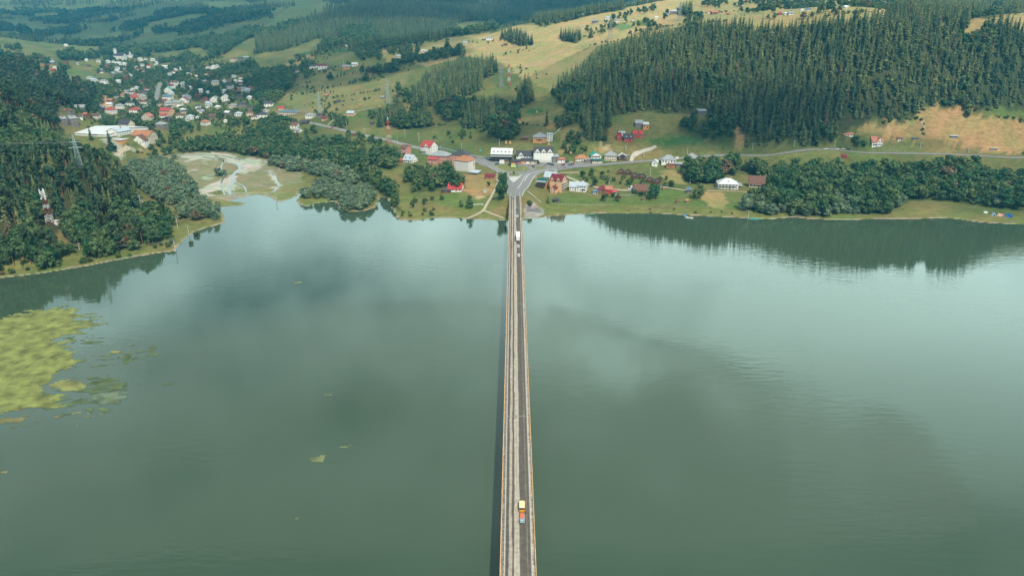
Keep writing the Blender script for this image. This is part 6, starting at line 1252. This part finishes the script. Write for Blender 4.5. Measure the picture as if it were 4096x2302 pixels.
# open hillside: loose trees and bushes
T = clear(scatter([(1040,470),(1100,330),(1250,220),(1500,190),(1700,160),(2050,110),(2200,200),(2180,360),(2300,500),(2330,610),(2050,610),(1900,580),(1650,560),(1300,480)], 15, (2, 5), mask=lambda x, y: fbm(x/70, y/70, 95, 3) > .22)); put('bush', T, 'low bush on the open hillside meadow', 'bushes of the open hillside')
T = clear(scatter([(1040,470),(1060,300),(1300,200),(1600,170),(1700,180),(1700,260),(1560,300),(1500,300),(1250,300),(1100,420)], 12, (7, 14), mask=lambda x, y: fbm(x/60, y/60, 97, 3) > .12)); put('broad', T, 'loose tree among the upper slope farms', 'loose trees round the upper slope farms')
T = clear(scatter([(1480,480),(1500,420),(1640,360),(1700,420),(1900,400),(2060,450),(2040,500),(1900,540),(1700,520),(1560,520)], 11, (8, 15), mask=lambda x, y: fbm(x/45, y/45, 99, 3) > .06)); put('broad', T, 'leafy tree in the loose groves of the lower slope', 'leafy trees of the lower slope groves')
T = clear(scatter([(2300,150),(2500,60),(2700,20),(3300,0),(4096,0),(4096,60),(3500,90),(3100,90),(2800,90),(2500,150),(2360,160)], 12, (6, 12), mask=lambda x, y: fbm(x/45, y/45, 98, 3) > .2)); put('broad', T, 'orchard tree on the sunlit plateau', 'orchard trees of the plateau')
T = clear(scatter([(2230,700),(2420,690),(2640,700),(2740,760),(2620,760),(2480,745),(2330,735)], 11, (3, 6), mask=lambda x, y: fbm(x/25, y/25, 94, 2) > .0), extra=1); put('bush', T, 'round garden bush in the plots behind the lakeside houses', 'bushes in the lakeside plots')
T = clear(scatter([(1600,850),(1800,830),(2020,840),(2020,870),(1800,868),(1610,878)], 9, (1.5, 3.5), mask=lambda x, y: fbm(x/25, y/25, 84, 2) > .1)); put('bush', T, 'low shore bush left of the bridge', 'low shore bushes left of the bridge')
T = clear(scatter([(2130,835),(2400,828),(2700,835),(2980,850),(2980,868),(2700,852),(2200,855)], 10, (1.2, 3), mask=lambda x, y: fbm(x/25, y/25, 85, 2) > .1)); put('bush', T, 'low shore bush right of the bridge', 'low shore bushes right of the bridge')
T = clear(scatter([(0,1085),(250,1055),(450,1020),(640,985),(690,960),(700,985),(640,1003),(400,1045),(200,1080),(0,1105)], 6, (2.5, 5), mask=lambda x, y: fbm(x/25, y/25, 86, 2) > -.1)); put('bush', T, 'shore bush below the left bank wood', 'shore bushes of the left bank')
T = clear(scatter([(3700,560),(4096,520),(4300,540),(4300,600),(3900,600)], 13, (4, 9), mask=lambda x, y: fbm(x/40, y/40, 87, 2) > .05)); put('broad', T, 'bushy tree on the lower right field', 'bushy trees of the lower right field')

# far hills
fx = []
def farmask(x, y):
    ok = np.ones(len(x), bool)
    for L in MEADOW_FAR: ok &= ~in_poly(x, y, gp(L))
    return ok & (fbm(x/130, y/150, 61, 4) > .02)
FS = gp(FAR_SPRUCE[0])
def far_region(L, gap, hr, mask): return scatter(L, gap, hr, mask=mask)
u0, u1 = -.85, .85
def far_grid(y0, y1, gap, hr, mask, seed):
    X, Y = np.meshgrid(np.arange(-.9*y1, .9*y1, gap), np.arange(y0, y1, gap)); X = X.ravel()+RNG.uniform(-.45, .45, X.size)*gap; Y = Y.ravel()+RNG.uniform(-.45, .45, Y.size)*gap
    ok = np.abs(X/Y) < .84; X, Y = X[ok], Y[ok]; z = HH(X, Y); a, b_, d = project(X, Y, z+14); ok = (b_ > -60) & (b_ < 320) & (a > -120) & (a < 4220); X, Y = X[ok], Y[ok]
    ok = mask(X, Y); X, Y = X[ok], Y[ok]
    # drop what the terrain hides
    z = HH(X, Y)+16; vis = np.ones(len(X), bool)
    for f in np.linspace(.25, .985, 40): vis &= HH(X*f, Y*f) < CAMZ+(z-CAMZ)*f + 2
    X, Y = X[vis], Y[vis]; return np.c_[X, Y, RNG.uniform(hr[0], hr[1], len(X))]
def not_near(x, y):
    a, b_, d = project(x, y, HH(x, y)); return ~(in_poly(a, b_, np.array([(200,420),(300,260),(420,225),(700,235),(1000,240),(1060,300),(1300,210),(1750,190),(2050,140),(2300,90),(4200,90),(4200,400),(1800,400),(1100,520),(300,560)])))
def mA(x, y): return farmask(x, y) & not_near(x, y)
FT = np.vstack([far_grid(1500, 2300, 13, (12, 20), mA, 1), far_grid(2300, 3400, 17, (14, 22), mA, 2), far_grid(3400, 5600, 24, (18, 26), mA, 3)])
a, b_, d = project(FT[:,0], FT[:,1], HH(FT[:,0], FT[:,1])); isS = in_poly(a, b_, np.array(FAR_SPRUCE[0])) | (fbm(FT[:,0]/300, FT[:,1]/300, 66, 3) > .12) | (b_ < 45)
F2 = scatter(FAR_SPRUCE[0], 9, (15, 22), world=FS)
print('far', len(FT), len(F2))

def merged(name, k_, T, label):
    if len(T) == 0: return
    T = np.asarray(T, float); K_ = KIND[k_]; VV = []; FF = []; TT = []; base = 0; z = HH(T[:,0], T[:,1]); var = RNG.randint(0, len(K_['lod']), len(T))
    for vi, (V, Fc) in enumerate(K_['lod']):
        S_ = T[var == vi]; zz = z[var == vi]
        if len(S_) == 0: continue
        a = RNG.rand(len(S_))*6.283; c, s = np.cos(a), np.sin(a); ws = S_[:,2]*RNG.uniform(.85, 1.2, len(S_))
        X = (V[None,:,0]*c[:,None] - V[None,:,1]*s[:,None])*ws[:,None] + S_[:,0:1]; Y = (V[None,:,0]*s[:,None] + V[None,:,1]*c[:,None])*ws[:,None] + S_[:,1:2]; ZZ = V[None,:,2]*S_[:,2:3] + zz[:,None] - .2
        VV.append(np.stack([X, Y, ZZ], -1).reshape(-1, 3)); FF.append((Fc[None] + (base + np.arange(len(S_))*len(V))[:,None,None]).reshape(-1, 3)); base += len(S_)*len(V)
        TT.append(np.repeat(RNG.rand(len(S_)), len(V)))
    return tag(link(name, np_mesh(name, np.vstack(VV), np.vstack(FF), K_['mat'], tint=np.concatenate(TT))), label, kind='stuff')
CAP = {'spruce': 290, 'pine': 290, 'broad': 290, 'willow': 250, 'bush': 250}
MN = {'spruce': ('spruce_forest', 'dense mass of spruces covering the hillsides behind the nearest ones'), 'pine': ('pine_forest', 'dense mass of pines on the left hills'), 'broad': ('leafy_woodland', 'mass of rounded leafy trees in woods and gardens'), 'willow': ('willow_thicket', 'grey green willow thicket around the delta'), 'bush': ('scrub', 'scattered low scrub over the meadows')}
for k_ in ALL:
    L = ALL[k_]; A_ = np.array([(q[0], q[1], q[2]) for q in L]); a, b_, d = project(A_[:,0], A_[:,1], HH(A_[:,0], A_[:,1])+A_[:,2]*.7); size = A_[:,2]/d; size[(a < 5) | (a > 4090) | (b_ < 3)] = -1
    od = np.argsort(-size); top = set(od[:CAP[k_]].tolist()); rest = [i for i in range(len(L)) if i not in top]
    for i in top: q = L[i]; plant(k_, q[0], q[1], q[2], q[3], q[4], cat='bush' if k_ == 'bush' else 'tree')
    merged(MN[k_][0], k_, A_[rest], MN[k_][1]); print(k_, len(L))
merged('far_leafy_woods', 'broad', FT[~isS], 'far off leafy woods patched over the hazy hills'); merged('far_spruce_forest', 'spruce', np.vstack([FT[isS], F2]), 'far off dark spruce forest on the hazy hills')

# single trees that the photo shows apart
def solo(k_, px, py, top, label, ws=1.0, **kw):
    x, y, z = ground(px, py); h = max(3, height_px(x, y, z, top)); return plant(k_, x, y, h, label, wscale=ws, cat='bush' if k_ == 'bush' else 'tree', **kw)
SOLO = """spruce,2192,812,778,blue green spruce standing alone on the lawn below the hotel,1.5|spruce,1835,655,600,tall spruce between the pink building and the silver dormer house,1.0|spruce,1283,186,150,big lone spruce on the shaded meadow crest,1.4|spruce,445,600,520,dark conifer in front of the white warehouse,1.3|spruce,365,560,508,dark conifer before the factory hall,1.3
broad,2612,795,730,big round dark tree right of the brown roofed house,1.0|broad,2790,795,735,spreading tree at the dry plot corner by the hut,1.0|broad,3870,470,430,lone conical tree on the brown hill,.8|broad,1320,322,290,dark twin crowned tree on the middle meadow,1.2|broad,1464,325,292,grey green bush tree in the middle meadow,1.2|broad,1597,388,328,tall dark oval tree left of the spruces,.8|broad,1820,760,710,broad tree left of the red roofed barn,1.2|broad,1955,745,725,small round tree on the bare brown slope,1.0
broad,1880,835,785,tall pointed tree on the lakeside lawn left of the bridge,.8|broad,1845,828,800,round bush on the left lakeside lawn,.9|broad,1700,820,785,small tree at the left end of the lakeside lawn,.8|broad,1650,830,802,small tree near the creek side of the lawn,.8|broad,2118,820,795,round bush on the embankment right of the bridge,1.1|broad,2003,800,770,tree at the foot of the embankment left of the bridge,1|broad,2380,740,715,round orchard tree behind the white house,1.1|broad,2330,710,682,orchard tree on the slope below the main road,1.1|broad,2364,700,672,second orchard tree below the main road,1|broad,2153,655,640,tree on the right traffic island,1.0
broad,2040,664,645,small tree beside the white banner on the roundabout,1|broad,2055,700,682,sapling on the small lower grass island,.7|broad,2005,800,720,tall leafy tree hiding the left approach of the bridge,.75|broad,2018,745,690,leafy tree at the left side of the bridge approach,.8|broad,2420,805,770,bushy tree in front of the maroon roofed house,1.1|broad,2470,805,775,bushy tree right of the pale blue shed,1.1|broad,2540,780,755,small tree beside the white pickup,.8|broad,2565,785,762,small round tree before the brown roofed house,.9
willow,2985,842,768,large weeping willow on the lake shore,.9|willow,3040,845,780,second weeping willow right of the first,.9|willow,3235,855,808,pale round willow at the water edge,1.1|willow,3990,830,770,pale drooping willow at the wood edge by the tents,.8|willow,882,704,668,lone round willow on the delta gravel,1.6|willow,700,637,615,round bush at the delta head,1.3|willow,1375,848,812,pale willow at the front tip of the bay island,1.1|willow,1440,838,800,round willow at the right tip of the bay island,1.2
broad,430,395,340,big lit round tree in the village by the saw yard,1.0|broad,370,400,362,second lit round tree left of the big village tree,1.0|broad,605,600,575,light green bushy tree by the riverbed road,1.2|broad,1860,490,440,oval tree at the right of the lower slope,1|broad,1585,430,385,tree beside the lower slope shed,.9|broad,2070,500,420,tall birch like tree at the left of the field plot,.6|broad,1852,545,515,dark round tree alone on the meadow right of the road pylon,1.1|spruce,1850,235,160,tall lit spruce on the sunlit shoulder,1.1
broad,1790,212,150,tall dark leafy tree on the sunlit shoulder,.6|broad,2660,78,52,dark round tree among the plateau barns,1|broad,2618,40,14,lone tree on the plateau crest,.8|bush,790,940,912,flooded bush standing in the shallow water,1|bush,765,975,955,small flooded bush near the shore pole,.9|broad,2450,790,765,tree between the pale blue shed and the lawn,1|spruce,2187,500,430,slim spruce at the lower left forest corner,.8|spruce,2100,405,290,tallest dark spruce in the group left of the forest,.9"""
for ln in SOLO.replace('\n', '|').split('|'):
    k_, a, b_, t_, lb, ws = ln.split(','); solo(k_, float(a), float(b_), float(t_), lb, float(ws))
for a, b_, t_ in [(1350,310,288),(1365,305,283),(1379,295,284),(1412,335,315),(1426,325,310),(1260,372,345),(1299,368,348),(1323,372,355),(1334,370,352),(1138,330,308),(1166,400,370),(1253,368,352)]: solo('spruce', a, b_, t_, 'small dark conifer dotting the middle meadow', 1.2, group='small conifers dotting the middle meadow', order='sc')

# ---------------------------------------------------------------- clouds high over the valley; their shade dapples it
def cloud_mat():
    m = bpy.data.materials.new('cloud_vapour'); m.use_nodes = True; t = m.node_tree; t.nodes.clear(); o_ = nn(t, 'ShaderNodeOutputMaterial'); d = nn(t, 'ShaderNodeBsdfDiffuse'); d.inputs[0].default_value = (.85,.87,.9,1)
    tl = nn(t, 'ShaderNodeBsdfTranslucent'); tl.inputs[0].default_value = (.9,.9,.92,1); m1 = nn(t, 'ShaderNodeMixShader'); m1.inputs[0].default_value = .8; t.links.new(d.outputs[0], m1.inputs[1]); t.links.new(tl.outputs[0], m1.inputs[2])
    tp = nn(t, 'ShaderNodeBsdfTransparent'); m2 = nn(t, 'ShaderNodeMixShader'); g = nn(t, 'ShaderNodeNewGeometry'); no = nn(t, 'ShaderNodeTexNoise'); no.inputs['Scale'].default_value = .004; no.inputs['Detail'].default_value = 5
    t.links.new(g.outputs['Position'], no.inputs['Vector']); mr = nn(t, 'ShaderNodeMapRange'); mr.inputs[1].default_value = .36; mr.inputs[2].default_value = .52; mr.inputs[3].default_value = .12; mr.inputs[4].default_value = .55; t.links.new(no.outputs[0], mr.inputs[0])
    lw = nn(t, 'ShaderNodeLayerWeight'); lw.inputs[0].default_value = .35; iv = nn(t, 'ShaderNodeMath', operation='SUBTRACT'); iv.inputs[0].default_value = 1; t.links.new(lw.outputs['Facing'], iv.inputs[1]); ml = nn(t, 'ShaderNodeMath', operation='MULTIPLY'); t.links.new(iv.outputs[0], ml.inputs[0]); t.links.new(mr.outputs[0], ml.inputs[1])
    t.links.new(ml.outputs[0], m2.inputs[0]); t.links.new(tp.outputs[0], m2.inputs[1]); t.links.new(m1.outputs[0], m2.inputs[2]); t.links.new(m2.outputs[0], o_.inputs[0]); return m
M_CLOUD = cloud_mat(); CH = 1150.0
def cloud(px, py, rx, ry, label, rot=0, xy=None):
    x, y, z = ground(px, py) if xy is None else (xy[0], xy[1], 50)
    k_ = (CH - z)/sun_dir[2]; c = np.array([x, y, z]) + sun_dir*k_; V = []; nr, nc = 10, 28; r = np.random.RandomState(int(px+py) % 9999)
    for i in range(nr+1):
        ph = -math.pi/2 + math.pi*i/nr
        for j in range(nc):
            th = 2*math.pi*j/nc; X, Y = math.cos(ph)*math.cos(th), math.cos(ph)*math.sin(th); q = 1 + .28*float(fbm(np.array([2+X*1.8+px*.01]), np.array([Y*1.8+py*.02]), 4, 3)[0]); V.append((rx*X*q, ry*Y*q, (60 if ph > 0 else 18)*math.sin(ph)*q))
    Fc = [[i*nc+j, i*nc+(j+1) % nc, (i+1)*nc+(j+1) % nc, (i+1)*nc+j] for i in range(nr) for j in range(nc)]
    me = np_mesh('cloud', V, Fc, M_CLOUD, smooth_=True); o = link('cloud', me, loc=tuple(c), rz=R(rot)); tag(o, kind='stuff')
CLOUDS = [(2700,450,190,70,'',4),(2250,430,80,60,'',0),(1300,260,300,240,'',10),(3250,500,130,36,'',0),(1850,450,90,60,'',0)]
for c_ in CLOUDS: cloud(*c_)
cloud(1, 1, 1500, 900, '', xy=(-900, 3000)); cloud(2, 3, 700, 500, '', xy=(350, 2700)); None

# ---------------------------------------------------------------- haze
hz = MB(); M_HAZE = bpy.data.materials.new('haze_air'); M_HAZE.use_nodes = True; t = M_HAZE.node_tree; t.nodes.clear(); o_ = nn(t, 'ShaderNodeOutputMaterial'); pv_ = nn(t, 'ShaderNodeVolumePrincipled')
pv_.inputs['Color'].default_value = (.10,.54,.86,1); pv_.inputs['Density'].default_value = .00014; pv_.inputs['Anisotropy'].default_value = .2; t.links.new(pv_.outputs[0], o_.inputs['Volume'])
hz.box(-13000, 13000, -3200, 7600, -6, 640, M_HAZE); tag(hz.build('haze'), kind='stuff')

# ---------------------------------------------------------------- labels that count
def ordinal(n_):
    A_ = ['first','second','third','fourth','fifth','sixth','seventh','eighth','ninth','tenth','eleventh','twelfth','thirteenth','fourteenth','fifteenth','sixteenth','seventeenth','eighteenth','nineteenth','twentieth']
    n_ += 1
    if n_ <= 20: return A_[n_-1]
    return {2: 'twenty', 3: 'thirty', 4: 'forty', 5: 'fifty'}[n_//10] + ' ' + A_[n_ % 10-1] if n_ % 10 else {30: 'thirtieth', 40: 'fortieth', 50: 'fiftieth'}[n_]
TX = {'pl': 'utility pole of the shore line before the left wood', 'pd': 'short pole along the riverbed road', 'pr': 'concrete pole along the left hill road', 'prr': 'pole along the right hand road', 'pc': 'pole on the sunlit crest', 'pm': 'pole by the middle slope farms', 'sc': 'small dark conifer dotting the middle meadow'}
for key, L in ORD.items():
    L = sorted(L, key=lambda o: float(project(*o.location)[0]))
    for i, o in enumerate(L):
        if isinstance(key, tuple): base = o['label']; o['label'] = base + ' in the village' + ('' if len(L) == 1 else ', %s from left of its kind' % ordinal(i))
        else: o['label'] = '%s, %s from the left' % (TX[key], ordinal(i))
print('objects', len(bpy.data.objects))
